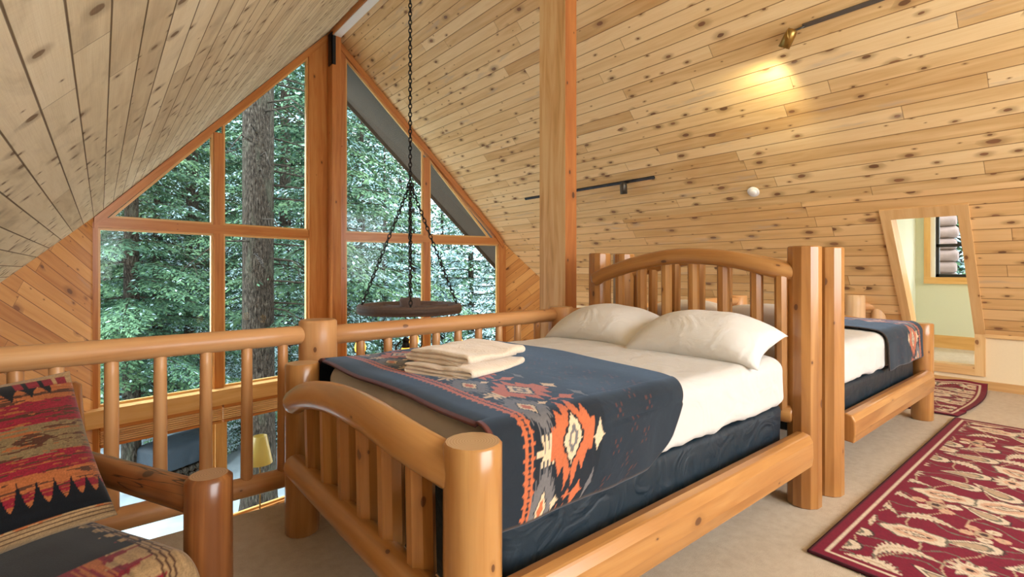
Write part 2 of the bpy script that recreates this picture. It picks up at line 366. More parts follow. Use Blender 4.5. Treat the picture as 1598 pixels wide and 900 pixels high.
    def lathe(self, prof, n=20, mi=0, org=(0, 0, 0), axis=None, smooth=True):
        O = Vector(org); Z = Vector(axis).normalized() if axis is not None else Vector((0, 0, 1))
        X = Z.orthogonal().normalized(); Y = Z.cross(X); vs = []; fs = []; uvs = []; m = len(prof)
        for r, z in prof:
            for k in range(n):
                a = 2 * PI * k / n; vs.append(O + Z * z + (X * math.cos(a) + Y * math.sin(a)) * max(r, 1e-4))
        for i in range(m - 1):
            for k in range(n):
                k2 = (k + 1) % n; fs.append([i * n + k, i * n + k2, (i + 1) * n + k2, (i + 1) * n + k])
                c = 0.3 / n
                uvs.append([(prof[i][1], k * c), (prof[i][1], (k + 1) * c), (prof[i + 1][1], (k + 1) * c), (prof[i + 1][1], k * c)])
        return self.add(vs, fs, uvs, mi, smooth)
    def torus(self, c, axis, R, r, n=14, k=8, mi=0, squash=1.0, long=None):
        c = Vector(c); Z = Vector(axis).normalized()
        X = Vector(long).normalized() if long is not None else Z.orthogonal().normalized()
        Y = Z.cross(X); vs = []; fs = []; uvs = []
        for i in range(n):
            a = 2 * PI * i / n; d = X * math.cos(a) + Y * math.sin(a) * squash
            ctr = c + d * R; dn = (X * math.cos(a) + Y * math.sin(a)).normalized()
            for j in range(k):
                b = 2 * PI * j / k; vs.append(ctr + dn * r * math.cos(b) + Z * r * math.sin(b))
        for i in range(n):
            for j in range(k):
                i2, j2 = (i + 1) % n, (j + 1) % k
                fs.append([i * k + j, i2 * k + j, i2 * k + j2, i * k + j2])
                uvs.append([(i * 0.02, j * 0.02)] * 4)
        return self.add(vs, fs, uvs, mi, True)
    def build(self, name, mats, parent=None, flat=False):
        me = bpy.data.meshes.new(name)
        me.from_pydata([tuple(p) for p in self.v], [], self.f)
        uvl = me.uv_layers.new(name='UVMap')
        uvl.data.foreach_set('uv', np.array(self.uv, dtype=np.float32).ravel())
        me.polygons.foreach_set('material_index', np.array(self.mi, dtype=np.int32))
        me.polygons.foreach_set('use_smooth', np.array([s and not flat for s in self.sm], dtype=bool))
        for m_ in (mats if isinstance(mats, (list, tuple)) else [mats]): me.materials.append(m_)
        o = bpy.data.objects.new(name, me); C.objects.link(o)
        if parent is not None: o.parent = parent
        return o

def grid_obj(name, P, cols, mat, parent=None, thick=0.0, closed_u=False, smooth=True):
    """P: (nu,nv,3) array; cols: (nu,nv,3) or None"""
    nu, nv = P.shape[:2]; me = bpy.data.meshes.new(name)
    idx = np.arange(nu * nv).reshape(nu, nv)
    a = idx[:-1, :-1].ravel(); b = idx[1:, :-1].ravel(); c = idx[1:, 1:].ravel(); d = idx[:-1, 1:].ravel()
    q = np.stack([a, b, c, d], 1)
    fast_mesh(me, P.reshape(-1, 3), q)
    if cols is not None: set_cols(me, cols.reshape(-1, 3))
    me.polygons.foreach_set('use_smooth', np.full(len(q), smooth, dtype=bool))
    me.materials.append(mat)
    o = bpy.data.objects.new(name, me); C.objects.link(o)
    if parent is not None: o.parent = parent
    if thick:
        s = o.modifiers.new('thickness', 'SOLIDIFY'); s.thickness = thick; s.offset = 0.0
    return o
def fast_mesh(me, V, Q):
    me.vertices.add(len(V)); me.vertices.foreach_set('co', np.asarray(V, dtype=np.float32).ravel())
    k = Q.shape[1]
    me.loops.add(Q.size); me.loops.foreach_set('vertex_index', Q.astype(np.int32).ravel())
    me.polygons.add(len(Q))
    me.polygons.foreach_set('loop_start', np.arange(0, Q.size, k, dtype=np.int32))
    me.update(calc_edges=True); me.validate()
def set_cols(me, c):
    at = me.color_attributes.new('Col', 'FLOAT_COLOR', 'POINT')
    arr = np.ones((len(c), 4), dtype=np.float32); arr[:, :3] = c
    at.data.foreach_set('color', arr.ravel())

def thing(name, label, cat, loc=(0, 0, 0), rz=0.0, group=None):
    o = bpy.data.objects.new(name, None); C.objects.link(o); o.location = loc; o.rotation_euler = (0, 0, rz)
    o.empty_display_size = 0.1
    return tag(o, label, cat, group)
def tag(o, label, cat, group=None):
    o['label'] = label; o['category'] = cat
    if group: o['group'] = group
    return o
def struct(o, label=None):
    o['kind'] = 'structure'
    if label: o['label'] = label
    return o
def copy_tree(o, parent=None):
    c = o.copy(); C.objects.link(c)
    if parent is not None: c.parent = parent
    for ch in list(o.children): copy_tree(ch, c)
    return c

# ------------------------------------------------------------------ the house shell
XR, ZR = 2.88, 5.09                              # ridge
SL, SR = 1.11, 1.053                             # roof slopes
XK, ZK = 5.87, ZR - SR * (5.87 - XR)             # where the right slope steepens
XW = 6.90; SK = (ZK - 0.55) / (XW - XK)          # knee wall
def zl(x): return ZR - SL * (XR - x)
def zrr(x): return ZR - SR * (x - XR) if x <= XK else ZK - SK * (x - XK)
PL = Vector((-0.05, 7.60)); PC = Vector((2.90, 8.14)); PRt = Vector((6.02, 7.58))
WL = Vector((-1.75, 5.20)); WR = Vector((6.95, 6.63))   # wing walls bend back from the glazed prow
YB = -3.5

def ceil_poly(name, pts, zf, nrm, vdir, mat, ulab):
    mb = MB(); poly = [Vector((x, y, zf(x))) for x, y in pts]
    mb.prism(poly, Vector(nrm) * 0.14, 0, (0, 1, 0))
    return struct(mb.build(name, mat), ulab)
nl = Vector((-SL, 0, 1)).normalized(); nr = Vector((SR, 0, 1)).normalized(); nk = Vector((SK, 0, 1)).normalized()
ceil_poly('ceiling_left', [(XR, YB), (XR, PC.y), (PL.x, PL.y), (WL.x, WL.y), (WL.x, YB)], zl, nl, None, M['ceil_pale'], 'pale rough sawn plank ceiling slope')
ceil_poly('ceiling_right', [(XR, YB), (XK, YB), (XK, 7.60), (XR, PC.y)], zrr, nr, None, M['ceil_warm'], 'warm knotty pine plank ceiling slope')
# steeper lower slope with the dormer opening cut out of it
OY0, OY1, OZ1, OZ0 = 0.925, 1.435, 1.72, 0.215
xo = XK + (ZK - OZ1) / SK
mb = MB()
def lowpoly(y0, y1, x0, x1):
    p = [Vector((x, y, zrr(x))) for x, y in ((x0, y0), (x1, y0), (x1, y1), (x0, y1))]
    mb.prism(p, nk * 0.14, 0, (0, 1, 0))
lowpoly(YB, OY0, XK, XW); lowpoly(OY1, 6.60, XK, XW); lowpoly(OY0, OY1, XK, xo)
mb.prism([(XK, 6.6, ZK), (XW, 6.6, zrr(XW)), (6.51, 7.08, zrr(6.51)), (6.02, 7.58, zrr(6.02)), (XK, 7.60, ZK)], nk * 0.14, 0, (0, 1, 0))
struct(mb.build('ceiling_knee', M['low_pine']), 'steeper pine boarded slope above the knee wall')

# ridge beam, loft posts
mb = MB(); mb.box((XR - 0.07, YB, 4.915), (XR + 0.07, 7.95, 5.02))
struct(mb.build('ridge_beam', M['fir']), 'orange fir ridge beam')
mb = MB(); mb.box((XR - 0.055, YB, 4.905), (XR + 0.069, 7.94, 4.914))  # added white board imitates the glare on the beam's underside
struct(mb.build('trim_99', M['white_vinyl']), 'white board added as glare under the ridge beam')
mb = MB(); mb.box((2.79, 2.735, -2.65), (2.915, 3.03, zl(2.79) - 0.0), 0)
for i, f in enumerate(mb.f): pass
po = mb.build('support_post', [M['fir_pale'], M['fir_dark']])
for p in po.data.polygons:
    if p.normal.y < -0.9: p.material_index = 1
struct(po, 'tall laminated fir post behind the loft railing')
mb = MB(); mb.box((2.81, 7.86, -2.65), (2.95, 8.12, 4.97))
gp = struct(mb.build('gable_post', M['fir']), 'orange fir post between the two tall windows')
mb = MB(); mb.box((2.795, 7.845, 4.45), (2.81, 8.0, 4.95)); mb.box((2.795, 7.845, 4.45), (2.86, 7.86, 4.9))
br = mb.build('bracket', M['iron'], gp)

# floors
mb = MB(); mb.box((-1.75, YB, -0.30), (XW, 2.745, 0.0))
struct(mb.build('floor', M['carpet']), 'beige carpeted loft floor')
mb = MB(); mb.box((-1.75, 2.72, -0.32), (XW, 2.76, -0.005))
struct(mb.build('trim_1', M['sill_wood']), 'pine board on the loft edge')
mb = MB(); mb.box((-1.9, 2.3, -2.75), (XW, 8.3, -2.65))
struct(mb.build('floor_lower', M['carpet']), 'living room floor below the loft')
mb = MB(); mb.box((-1.9, 2.2, -2.65), (XW, 2.3, -0.3))
struct(mb.build('wall_lower', M['wall_pine']), 'pine wall below the loft')

def diag_wall(name, A, B, z0, ztops, mat, ang, thick=0.12, lab=None):
    """vertical wall between plan points A and B, ztops=list of (t,z) along the top; diagonal boards"""
    mb = MB(); d = (B - A); L = d.length; d = d / L
    n = Vector((-d.y, d.x))
    pts = [(0, z0), (L, z0)] + [(t * L, z) for t, z in reversed(ztops)]
    poly = [Vector((A.x + d.x * u, A.y + d.y * u, z)) for u, z in pts]
    D3 = Vector((d.x * math.cos(ang), d.y * math.cos(ang), math.sin(ang)))
    mb.prism(poly, Vector((n.x, n.y, 0)) * thick, 0, D3)
    return struct(mb.build(name, mat), lab)
diag_wall('wall_gable_left', WL, PL, -2.65, [(0, zl(WL.x)), (1, zl(PL.x))], M['wall_pine'], math.radians(-33), lab='diagonal pine boarded wall beside the window')
diag_wall('wall_gable_right', PRt, WR, -2.65, [(0, zrr(PRt.x)), (1, zrr(WR.x))], M['wall_pine'], math.radians(38), lab='diagonal pine boarded wall under the warm slope')
mb = MB(); mb.box((-1.95, 2.3, -2.65), (-1.75, 5.3, 0.1)); struct(mb.build('wall_left', M['wall_pine']))
mb = MB(); mb.box((XW, 2.3, -2.65), (XW + 0.1, 6.7, 0.0)); struct(mb.build('wall_right', M['wall_pine']))
# back gable wall with an unseen opening added to let fill light in
mb = MB(); bx0, bx1, bz0, bz1 = 0.4, 4.8, 0.8, 3.4
def bw(poly): mb.prism([Vector((x, YB, z)) for x, z in poly], (0, -0.12, 0), 0, (1, 0, 0))
bw([(-1.75, 0), (bx0, 0), (bx0, zl(bx0))])
bw([(bx1, 0), (XW, 0), (XW, 0.55), (XK, ZK), (bx1, zrr(bx1))])
bw([(bx0, 0), (bx1, 0), (bx1, bz0), (bx0, bz0)])
bw([(bx0, zl(bx0) - 0.001), (1.5, zl(1.5)), (bx0, zl(bx0))]) if False else None
bw([(1.37, 3.4), (4.48, 3.4), (XR, ZR)])
struct(mb.build('wall_back', M['ceil_warm']), 'pine wall behind the viewer')

# knee wall, baseboard
mb = MB()
mb.box((XW, YB, 0.0), (XW + 0.1, OY0, 0.56)); mb.box((XW, OY1, 0.0), (XW + 0.1, 6.7, 0.56)); mb.box((XW, OY0, 0.0), (XW + 0.1, OY1, OZ0))
struct(mb.build('wall_knee', M['plaster']), 'low cream plaster knee wall')
mb = MB(); mb.box((XW - 0.022, YB, 0.0), (XW - 0.002, 2.74, 0.085))
struct(mb.build('baseboard_right', M['casing']), 'pine baseboard under the knee wall')
# trim at the foot of the slope
mb = MB(); mb.box((XW - 0.03, YB, 0.525), (XW - 0.004, OY0 - 0.06, 0.56)); mb.box((XW - 0.03, OY1 + 0.06, 0.525), (XW - 0.004, 2.7, 0.56))
struct(mb.build('trim_2', M['casing']), 'thin pine strip on top of the knee wall')

# dormer opening trim: runs down the slope and then down the knee wall
mb = MB(); tw = 0.075
def slope_board(y0, y1, xa, xb, off=0.02):
    p = [Vector((x, y, zrr(x))) for x, y in ((xa, y0), (xb, y0), (xb, y1), (xa, y1))]
    mb.prism([q - nk * off for q in p], nk * (off + 0.15), 0, (p[1] - p[0]))
slope_board(OY0 - tw, OY0 + 0.006, xo - 0.062, XW - 0.012); slope_board(OY1 - 0.006, OY1 + tw, xo - 0.062, XW - 0.012)
slope_board(OY0 + 0.006, OY1 - 0.006, xo - 0.062, xo + 0.006)
mb.box((XW - 0.025, OY0 - tw, OZ0 - 0.085), (XW + 0.12, OY0 + 0.006, 0.585)); mb.box((XW - 0.025, OY1 - 0.006, OZ0 - 0.085), (XW + 0.12, OY1 + tw, 0.585))
mb.box((XW - 0.025, OY0 + 0.006, OZ0 - 0.085), (XW + 0.12, OY1 - 0.006, OZ0 + 0.006))
struct(mb.build('door_1', M['casing']), 'pine casing of the slanted dormer opening')

# the dormer alcove behind it
AX, AY0, AY1, AZ0, AZ1 = 8.30, -1.3, 1.70, OZ0, 2.25
wy0, wy1, wz0, wz1 = 0.55, 1.545, 1.115, 1.95
mb = MB()
mb.box((AX, AY0, AZ0), (AX + 0.12, wy0, AZ1)); mb.box((AX, wy1, AZ0), (AX + 0.12, AY1, AZ1))
mb.box((AX, wy0, AZ0), (AX + 0.12, wy1, wz0)); mb.box((AX, wy0, wz1), (AX + 0.12, wy1, AZ1))
for yy in (AY1,):
    mb.prism([(XW + 0.1, yy, 0.0), (AX + 0.12, yy, 0.0), (AX + 0.12, yy, AZ1), (5.80, yy, AZ1), (XK + 0.12, yy, zrr(XK + 0.12) + 0.2), (XW + 0.1, yy, 0.56)], (0, 0.1, 0))
mb.box((6.9, AY0 - 0.1, 0.0), (AX + 0.12, AY0, 0.5)); mb.box((6.9, AY0 - 0.1, 2.1), (AX + 0.12, AY0, AZ1)); mb.box((8.1, AY0 - 0.1, 0.5), (AX + 0.12, AY0, 2.1))  # unseen side left open, added to let more sky light into the alcove
struct(mb.build('wall_dormer', M['green_plaster']), 'pale green dormer walls')
mb = MB(); mb.box((5.95, AY0, AZ1), (AX + 0.12, AY1 + 0.1, AZ1 + 0.1)); struct(mb.build('ceiling_dormer', M['green_plaster']))
mb = MB(); mb.box((XW + 0.1, AY0, AZ0 - 0.1), (AX, AY1, AZ0)); struct(mb.build('floor_dormer', M['carpet']))
mb = MB(); mb.box((AX - 0.02, AY0, AZ0), (AX, AY1, AZ0 + 0.16)); struct(mb.build('baseboard_dormer', M['sill_wood']))
# its black double-hung window with pale wood casing
wd = bpy.data.objects.new('window_9', None); C.objects.link(wd); wd.location = (AX, 1.05, wz0); struct(wd, 'black framed sash window in the dormer')
def wbox(name, mats, boxes):
    mb = MB()
    for lo, hi in boxes: mb.box(tuple(a - b for a, b in zip(lo, wd.location)), tuple(a - b for a, b in zip(hi, wd.location)))
    return mb.build(name, mats, wd)
wbox('window_casing', M['sill_wood'], [((AX - 0.025, wy1, wz0 - 0.085), (AX + 0.02, wy1 + 0.065, wz1 + 0.065)), ((AX - 0.025, wy0 - 0.065, wz0 - 0.085), (AX + 0.02, wy0, wz1 + 0.065)),
     ((AX - 0.035, wy0 - 0.065, wz0 - 0.085), (AX + 0.02, wy1 + 0.065, wz0)), ((AX - 0.025, wy0, wz1), (AX + 0.02, wy1, wz1 + 0.065))])
wbox('window_liner', M['white_vinyl'], [((AX, wy1 - 0.045, wz0), (AX + 0.1, wy1, wz1)), ((AX, wy0, wz0), (AX + 0.1, wy0 + 0.02, wz1))])
zm = 1.52
wbox('sash', M['black_frame'], [((AX + 0.03, wy1 - 0.08, wz0), (AX + 0.07, wy1 - 0.045, wz1)), ((AX + 0.03, wy0 + 0.02, wz0), (AX + 0.07, wy0 + 0.055, wz1)),
     ((AX + 0.03, wy0 + 0.02, wz0), (AX + 0.07, wy1 - 0.045, wz0 + 0.04)), ((AX + 0.03, wy0 + 0.02, zm - 0.02), (AX + 0.07, wy1 - 0.045, zm + 0.02)), ((AX + 0.03, wy0 + 0.02, wz1 - 0.03), (AX + 0.07, wy1 - 0.045, wz1))])
wbox('pane', M['glass'], [((AX + 0.048, wy0 + 0.05, wz0 + 0.03), (AX + 0.052, wy1 - 0.07, wz1 - 0.02))])
# log wall corner outside the dormer window
mb = MB()
for k in range(9):
    z = 0.75 + k * 0.165
    mb.log((9.25, 1.42 + 0.02 * (k % 2), z), (9.25, 3.2, z), 0.085, n=14, capmi=1, bev=0.025, seed=k)
struct(mb.build('wall_log_exterior', [M['wheel'], M['wheel']]), 'grey log wall end outside the dormer window')
mb = MB(); mb.log((9.6, 1.30, 0.0), (9.6, 1.30, 3.0), 0.045, n=12); struct(mb.build('porch_post', M['soffit']), 'dark porch post outside the dormer window')

# ---- glazed prow: frames in wall-plane coordinates (u along, z up, n outwards)
class Plane:
    def __init__(s, A, B): s.A = A; s.d = (B - A).normalized(); s.n = Vector((-s.d.y, s.d.x)); s.L = (B - A).length
    def p(s, u, z, n=0.0): return Vector((s.A.x + s.d.x * u + s.n.x * n, s.A.y + s.d.y * u + s.n.y * n, z))
    def poly(s, mb, pts, n0, n1, mi=0, ulong=None):
        mb.prism([s.p(u, z, n0) for u, z in pts], Vector((s.n.x, s.n.y, 0)) * (n1 - n0), mi, ulong)
    def rect(s, mb, u0, u1, z0, z1, n0, n1, mi=0):
        ul = Vector((0, 0, 1)) if (z1 - z0) > (u1 - u0) else Vector((s.d.x, s.d.y, 0))
        s.poly(mb, [(u0, z0), (u1, z0), (u1, z1), (u0, z1)], n0, n1, mi, ul)
QL = Plane(PL, PC); QR = Plane(PC, PRt)
def ztL(u): return zl(PL.x + QL.d.x * u)
def ztR(u): return zrr(PC.x + QR.d.x * u)
RK = 0.125                                       # rake trim height
ZT0, ZT1 = 1.705, 1.825                          # transom
ZS = -0.41                                       # sill top
tn = [3]
def trim(fn, mat, lab=None):
    mb = MB(); fn(mb); o = struct(mb.build('trim_%d' % tn[0], mat), lab); tn[0] += 1; return o
trim(lambda mb: QL.poly(mb, [(-0.02, ztL(-0.02) - RK), (QL.L, ztL(QL.L) - RK), (QL.L, ztL(QL.L)), (-0.02, ztL(-0.02))], -0.05, 0.10), M['fir'], 'raking fir trim under the pale ceiling')
trim(lambda mb: QR.poly(mb, [(0, ztR(0) - RK), (2.97, ztR(2.97) - RK), (3.14, ztR(3.14) - RK - 0.02), (3.14, ztR(3.14)), (2.97, ztR(2.97)), (0, ztR(0))], -0.05, 0.10), M['fir'], 'raking fir trim under the warm ceiling')
trim(lambda mb: QL.rect(mb, 0.0, 2.66, ZT0, ZT1, -0.02, 0.10), M['fir'], 'fir transom bar')
trim(lambda mb: QR.rect(mb, 0.18, 3.10, ZT0, ZT1, -0.02, 0.10), M['fir'], 'fir transom bar')
trim(lambda mb: [QL.rect(mb, 1.255, 1.375, ZS, ZT0, -0.02, 0.10), QL.rect(mb, 1.255, 1.375, ZT1, ztL(1.255) - RK, -0.02, 0.10)], M['fir'], 'fir mullion')
trim(lambda mb: [QR.rect(mb, 1.56, 1.67, ZS, ZT0, -0.02, 0.10), QR.rect(mb, 1.56, 1.67, ZT1, ztR(1.67) - RK, -0.02, 0.10)], M['fir'], 'fir mullion')
trim(lambda mb: QL.poly(mb, [(2.60, -2.65), (QL.L, -2.65), (QL.L, ztL(QL.L) - RK), (2.60, ztL(2.60) - RK)], -0.03, 0.11, 0, (0, 0, 1)), M['fir'], 'wide fir board beside the centre post')
trim(lambda mb: QR.poly(mb, [(0.0, -2.65), (0.215, -2.65), (0.215, ztR(0.215) - RK), (0.0, ztR(0) - RK)], -0.03, 0.11, 0, (0, 0, 1)), M['fir'], 'wide fir board beside the centre post')
trim(lambda mb: QL.poly(mb, [(-0.17, -2.65), (0.02, -2.65), (0.02, ztL(0.02) - 0.06), (-0.17, ztL(-0.17) - 0.02)], -0.03, 0.11, 0, (0, 0, 1)), M['fir'], 'fir stud beside the boarded wall')
trim(lambda mb: QR.poly(mb, [(3.06, -2.65), (3.22, -2.65), (3.22, ztR(3.22) - 0.03), (3.06, ztR(3.06) - 0.05)], -0.03, 0.11, 0, (0, 0, 1)), M['fir'], 'fir jamb beside the boarded wall')
trim(lambda mb: QL.rect(mb, -0.18, 2.66, ZS - 0.20, ZS, -0.17, 0.11), M['sill_wood'], 'thick blond sill beam')
trim(lambda mb: QR.rect(mb, 0.2, 3.2, ZS - 0.20, ZS, -0.17, 0.11), M['sill_wood'], 'thick blond sill beam')
trim(lambda mb: [QL.rect(mb, 1.27, 1.40, -2.3, ZS - 0.2, -0.02, 0.1), QR.rect(mb, 1.56, 1.67, -2.3, ZS - 0.2, -0.02, 0.1)], M['sill_wood'], 'pale mullions of the lower windows')
mb = MB(); QL.rect(mb, -0.1, QL.L, -2.65, -2.25, -0.03, 0.11); QR.rect(mb, 0, QR.L, -2.65, -2.25, -0.03, 0.11)
struct(mb.build('wall_front_lower', M['wall_pine']), 'low wall under the living room windows')

wnum = [1]
def window(Q, pts, lab):
    """stop bead ring and glass pane filling the outline pts (u,z), counter-clockwise"""
    c = (sum(p[0] for p in pts) / len(pts), sum(p[1] for p in pts) / len(pts))
    n = len(pts); bw_ = 0.028; ins = []
    for i in range(n):
        p0, p1, p2 = Vector(pts[i - 1]), Vector(pts[i]), Vector(pts[(i + 1) % n])
        d1 = (p1 - p0).normalized(); d2 = (p2 - p1).normalized()
        n1 = Vector((-d1.y, d1.x)); n2 = Vector((-d2.y, d2.x)); b = (n1 + n2); b = b / max(1e-6, b.dot(n1))
        ins.append(p1 + b * bw_)
    mb = MB()
    for i in range(n):
        j = (i + 1) % n
        Q.poly(mb, [pts[i], pts[j], tuple(ins[j]), tuple(ins[i])], 0.012, 0.06)
    o = struct(mb.build('window_%d' % wnum[0], M['sill_wood']), lab); wnum[0] += 1
    mb = MB(); Q.poly(mb, [tuple(p) for p in ins], 0.03, 0.036); mb.build('pane', M['glass'], o)
    return o
uA = (ZT1 + RK - (ZR - SL * (XR - PL.x))) / (SL * QL.d.x)
e = 0.002
window(QL, [(uA + 0.02, ZT1), (1.255, ZT1), (1.255, ztL(1.255) - RK)], 'triangular upper pane beside the pale slope')
window(QL, [(1.375, ZT1), (2.60, ZT1), (2.60, ztL(2.60) - RK), (1.375, ztL(1.375) - RK)], 'tall raked pane framing the big trunk')
window(QL, [(0.02, ZS), (1.255, ZS), (1.255, ZT0), (0.02, ZT0)], 'large pane looking on the thin spruce')
window(QL, [(1.375, ZS), (2.60, ZS), (2.60, ZT0), (1.375, ZT0)], 'large pane framing the big trunk')
window(QR, [(0.215, ZT1), (1.56, ZT1), (1.56, ztR(1.56) - RK), (0.215, ztR(0.215) - RK)], 'raked pane behind the chandelier chain')
window(QR, [(1.67, ZT1), (2.90, ZT1), (1.67, ztR(1.67) - RK)], 'triangular pane under the warm slope')
window(QR, [(0.215, ZS), (1.56, ZS), (1.56, ZT0), (0.215, ZT0)], 'large pane behind the chandelier')
window(QR, [(1.67, ZS), (3.06, ZS), (3.06, ZT0), (1.67, ZT0)], 'large pane beside the boarded wall')
wnum[0] = 10
for Q, a, b in ((QL, 0.02, 1.27), (QL, 1.40, 2.60), (QR, 0.215, 1.56), (QR, 1.67, 3.06)):
    window(Q, [(a, -2.25), (b, -2.25), (b, ZS - 0.2), (a, ZS - 0.2)], 'living room window pane below the sill beam')
# folded wooden blinds hanging under the sill beam
for k, (a, b, lab) in enumerate(((0.02, 1.30, 'raised wooden slat blind under the sill beside the boarded wall'), (1.33, 2.60, 'raised wooden slat blind under the sill beside the big trunk'))):
    mb = MB()
    for s in range(6): QL.rect(mb, a, b, ZS - 0.40 + s * 0.026, ZS - 0.40 + s * 0.026 + 0.017, -0.15, -0.09)
    bl = mb.build('wooden_blind', M['fir_pale']); tag(bl, lab, 'blind', 'raised blinds of the living room windows')
    mb = MB(); QL.rect(mb, a, b, ZS - 0.245, ZS - 0.2, -0.16, -0.05); mb.build('head_rail', M['fir'], bl)
    mb = MB(); QL.rect(mb, a, b, ZS - 0.44, ZS - 0.41, -0.155, -0.085); mb.build('bottom_rail', M['fir'], bl)

# roof overhang outside the glass
mb = MB()
def eave(pts, zf): mb.prism([Vector((x, y, zf(x) - 0.02)) for x, y in pts], (0, 0, 0.22), 0, (0, 1, 0))
eave([(XR, 8.27), (XR, 9.35), (6.95, 7.80), (6.95, 6.85), (6.1, 7.72)], zrr)
struct(mb.build('roof_eave_right', M['soffit']), 'grey brown roof overhang outside the glass')
mb = MB(); eave([(XR, 8.27), (-0.1, 7.74), (-1.75, 5.4), (-1.75, 6.0), (-0.1, 8.15), (XR, 9.35)], zl)
struct(mb.build('roof_eave_left', M['soffit']), 'grey brown roof overhang outside the glass')
mb = MB(); mb.prism([(XR, 9.33, zrr(XR) - 0.10), (6.95, 7.78, zrr(6.95) - 0.10), (6.95, 7.78, zrr(6.95) + 0.2), (XR, 9.33, zrr(XR) + 0.2)], (0.016, 0.04, 0), 0)
struct(mb.build('trim_%d' % tn[0], M['soffit']), 'dark barge board on the overhang')

# ------------------------------------------------------------------ log railing
RY = 2.655
rl = thing('log_railing', 'peeled log railing along the carpet edge above the living room', 'railing', (0.87, RY, 0))
def rpart(name, a, b, r0, r1=None, mats=None, seed=0, bev=0.01, n=18, wob=0.02):
    mb = MB(); off = Vector(rl.location)
    mb.log(Vector(a) - off, Vector(b) - off, r0, r1, n, 0, 1, bev, wob, seed)
    return mb.build(name, mats or [M['rail_log'], M['rail_end']], rl)
posts = [-1.25, 0.875, 2.66, 5.40]
for i, x in enumerate(posts): rpart('post', (x, RY, 0), (x, RY, 0.945 if i < 2 else 0.93), 0.098, 0.094, seed=i, n=22)
for i in range(3):
    a, b = posts[i] + 0.06, posts[i + 1] - 0.06
    rpart('top_rail', (a, RY, 0.86), (b, RY, 0.872), 0.052, 0.047, seed=10 + i, bev=0.02)
    rpart('bottom_rail', (a, RY, 0.155), (b, RY, 0.165), 0.05, 0.046, seed=20 + i, bev=0.02)
bal = [-1.07, -0.90, -0.73, -0.56, -0.39, -0.25, -0.135, 0.034, 0.20, 0.371, 0.54, 0.702, 1.105, 1.267, 1.431, 1.585, 1.744, 1.903, 2.072, 2.236, 2.42] + [2.9 + 0.17 * k for k in range(14)]
for i, x in enumerate(bal): rpart('baluster', (x, RY, 0.19), (x, RY, 0.845), 0.027, 0.024, seed=30 + i, n=12, bev=0.005, wob=0.04)
# newel post and short rail of the stair opening beyond the second bed
nw = thing('stair_newel', 'thick pale log newel post with a short rail beyond the second bed', 'railing', (6.62, 1.90, 0))
mb = MB(); mb.log((0, 0, 0), (0, 0, 0.925), 0.10, 0.095, 20, 0, 0, 0.01); mb.build('post', M['pale_log'], nw)
mb = MB(); mb.log((0.05, -0.03, 0.80), (0.16, -0.14, 0.80), 0.05, None, 16, 0, 0, 0.01); mb.build('rail', M['rail_log'], nw)
mb = MB(); mb.tube([(0.19, -0.17, 0.0), (0.19, -0.17, 0.4), (0.19, -0.17, 0.80)], 0.072, 18, 0, 0, True, (False, True)); mb.build('end_post', M['pale_log'], nw)

# ------------------------------------------------------------------ log beds
def interp(pts, n=28):
    """smooth path through points (Catmull-Rom)"""
    P = [Vector(p) for p in pts]; P = [2 * P[0] - P[1]] + P + [2 * P[-1] - P[-2]]; out = []
    segs = len(P) - 3; per = max(2, n // segs)
    for i in range(segs):
        a, b, c, d = P[i:i + 4]
        for k in range(per):
            t = k / per
            out.append(0.5 * ((2 * b) + (c - a) * t + (2 * a - 5 * b + 4 * c - d) * t * t + (3 * b - a - 3 * c + d) * t ** 3))
    out.append(P[-2]); return out
BO = Vector((1.76, 1.71, 0))                     # centre of the first bed
bed = thing('log_bed', 'honey coloured log bed with arched footboard, the one holding folded towels', 'bed', BO, 0, 'log beds standing headboard to headboard')
bm_ = [M['bed_log'], M['bed_end']]
def bp(name, fn, flat=False):
    mb = MB(); fn(mb); mb.v = [tuple(Vector(p) - BO) for p in mb.v]
    o = mb.build(name, bm_, bed, flat)
    return o
for i, (x, y, h, r) in enumerate(((0.717, 1.025, 0.775, 0.074), (0.717, 2.392, 0.775, 0.074), (2.80, 1.03, 1.325, 0.079), (2.80, 2.395, 1.325, 0.079))):
    bp('post', lambda mb: mb.log((x, y, 0), (x, y, h), r, None, 16 if i < 2 else 12, 0, 1, 0.006, 0.012, i + 3, phase=0.2), flat=(i >= 2))
bp('headboard_rail', lambda mb: mb.tube(interp([(2.70, 2.345, 1.14), (2.705, 2.25, 1.18), (2.71, 1.98, 1.252), (2.71, 1.70, 1.288), (2.71, 1.40, 1.268), (2.725, 1.17, 1.215), (2.775, 1.06, 1.185)]), 0.047, 16, 0, 0, True, (True, True), 0.02, 5))
bp('headboard_lower_rail', lambda mb: mb.log((2.76, 2.36, 0.46), (2.76, 1.06, 0.46), 0.05, None, 14))
for i, y in enumerate((2.165, 1.985, 1.80, 1.615, 1.43, 1.243, 1.115)):
    zt = float(np.interp(y, [1.06, 1.4, 1.7, 1.98, 2.25], [1.18, 1.265, 1.285, 1.25, 1.175]))
    bp('headboard_spindle', lambda mb: mb.log((2.745, y, 0.46), (2.735, y, zt - 0.02), 0.033, None, 8, 0, 0, 0.004, 0.0, i, False, phase=0.39), flat=True)
bp('footboard_rail', lambda mb: mb.tube(interp([(0.645, 2.235, 0.642), (0.64, 2.10, 0.69), (0.637, 1.90, 0.732), (0.635, 1.68, 0.755), (0.635, 1.45, 0.757), (0.645, 1.22, 0.735), (0.69, 1.06, 0.70)]), 0.054, 18, 0, 0, True, (True, True), 0.02, 9))
bp('footboard_lower_rail', lambda mb: mb.tube([(0.645, 2.24 - k * 0.0825, 0.362) for k in range(15)], 0.050, 16, 0, 0, True, (True, True), 0.02, 12))
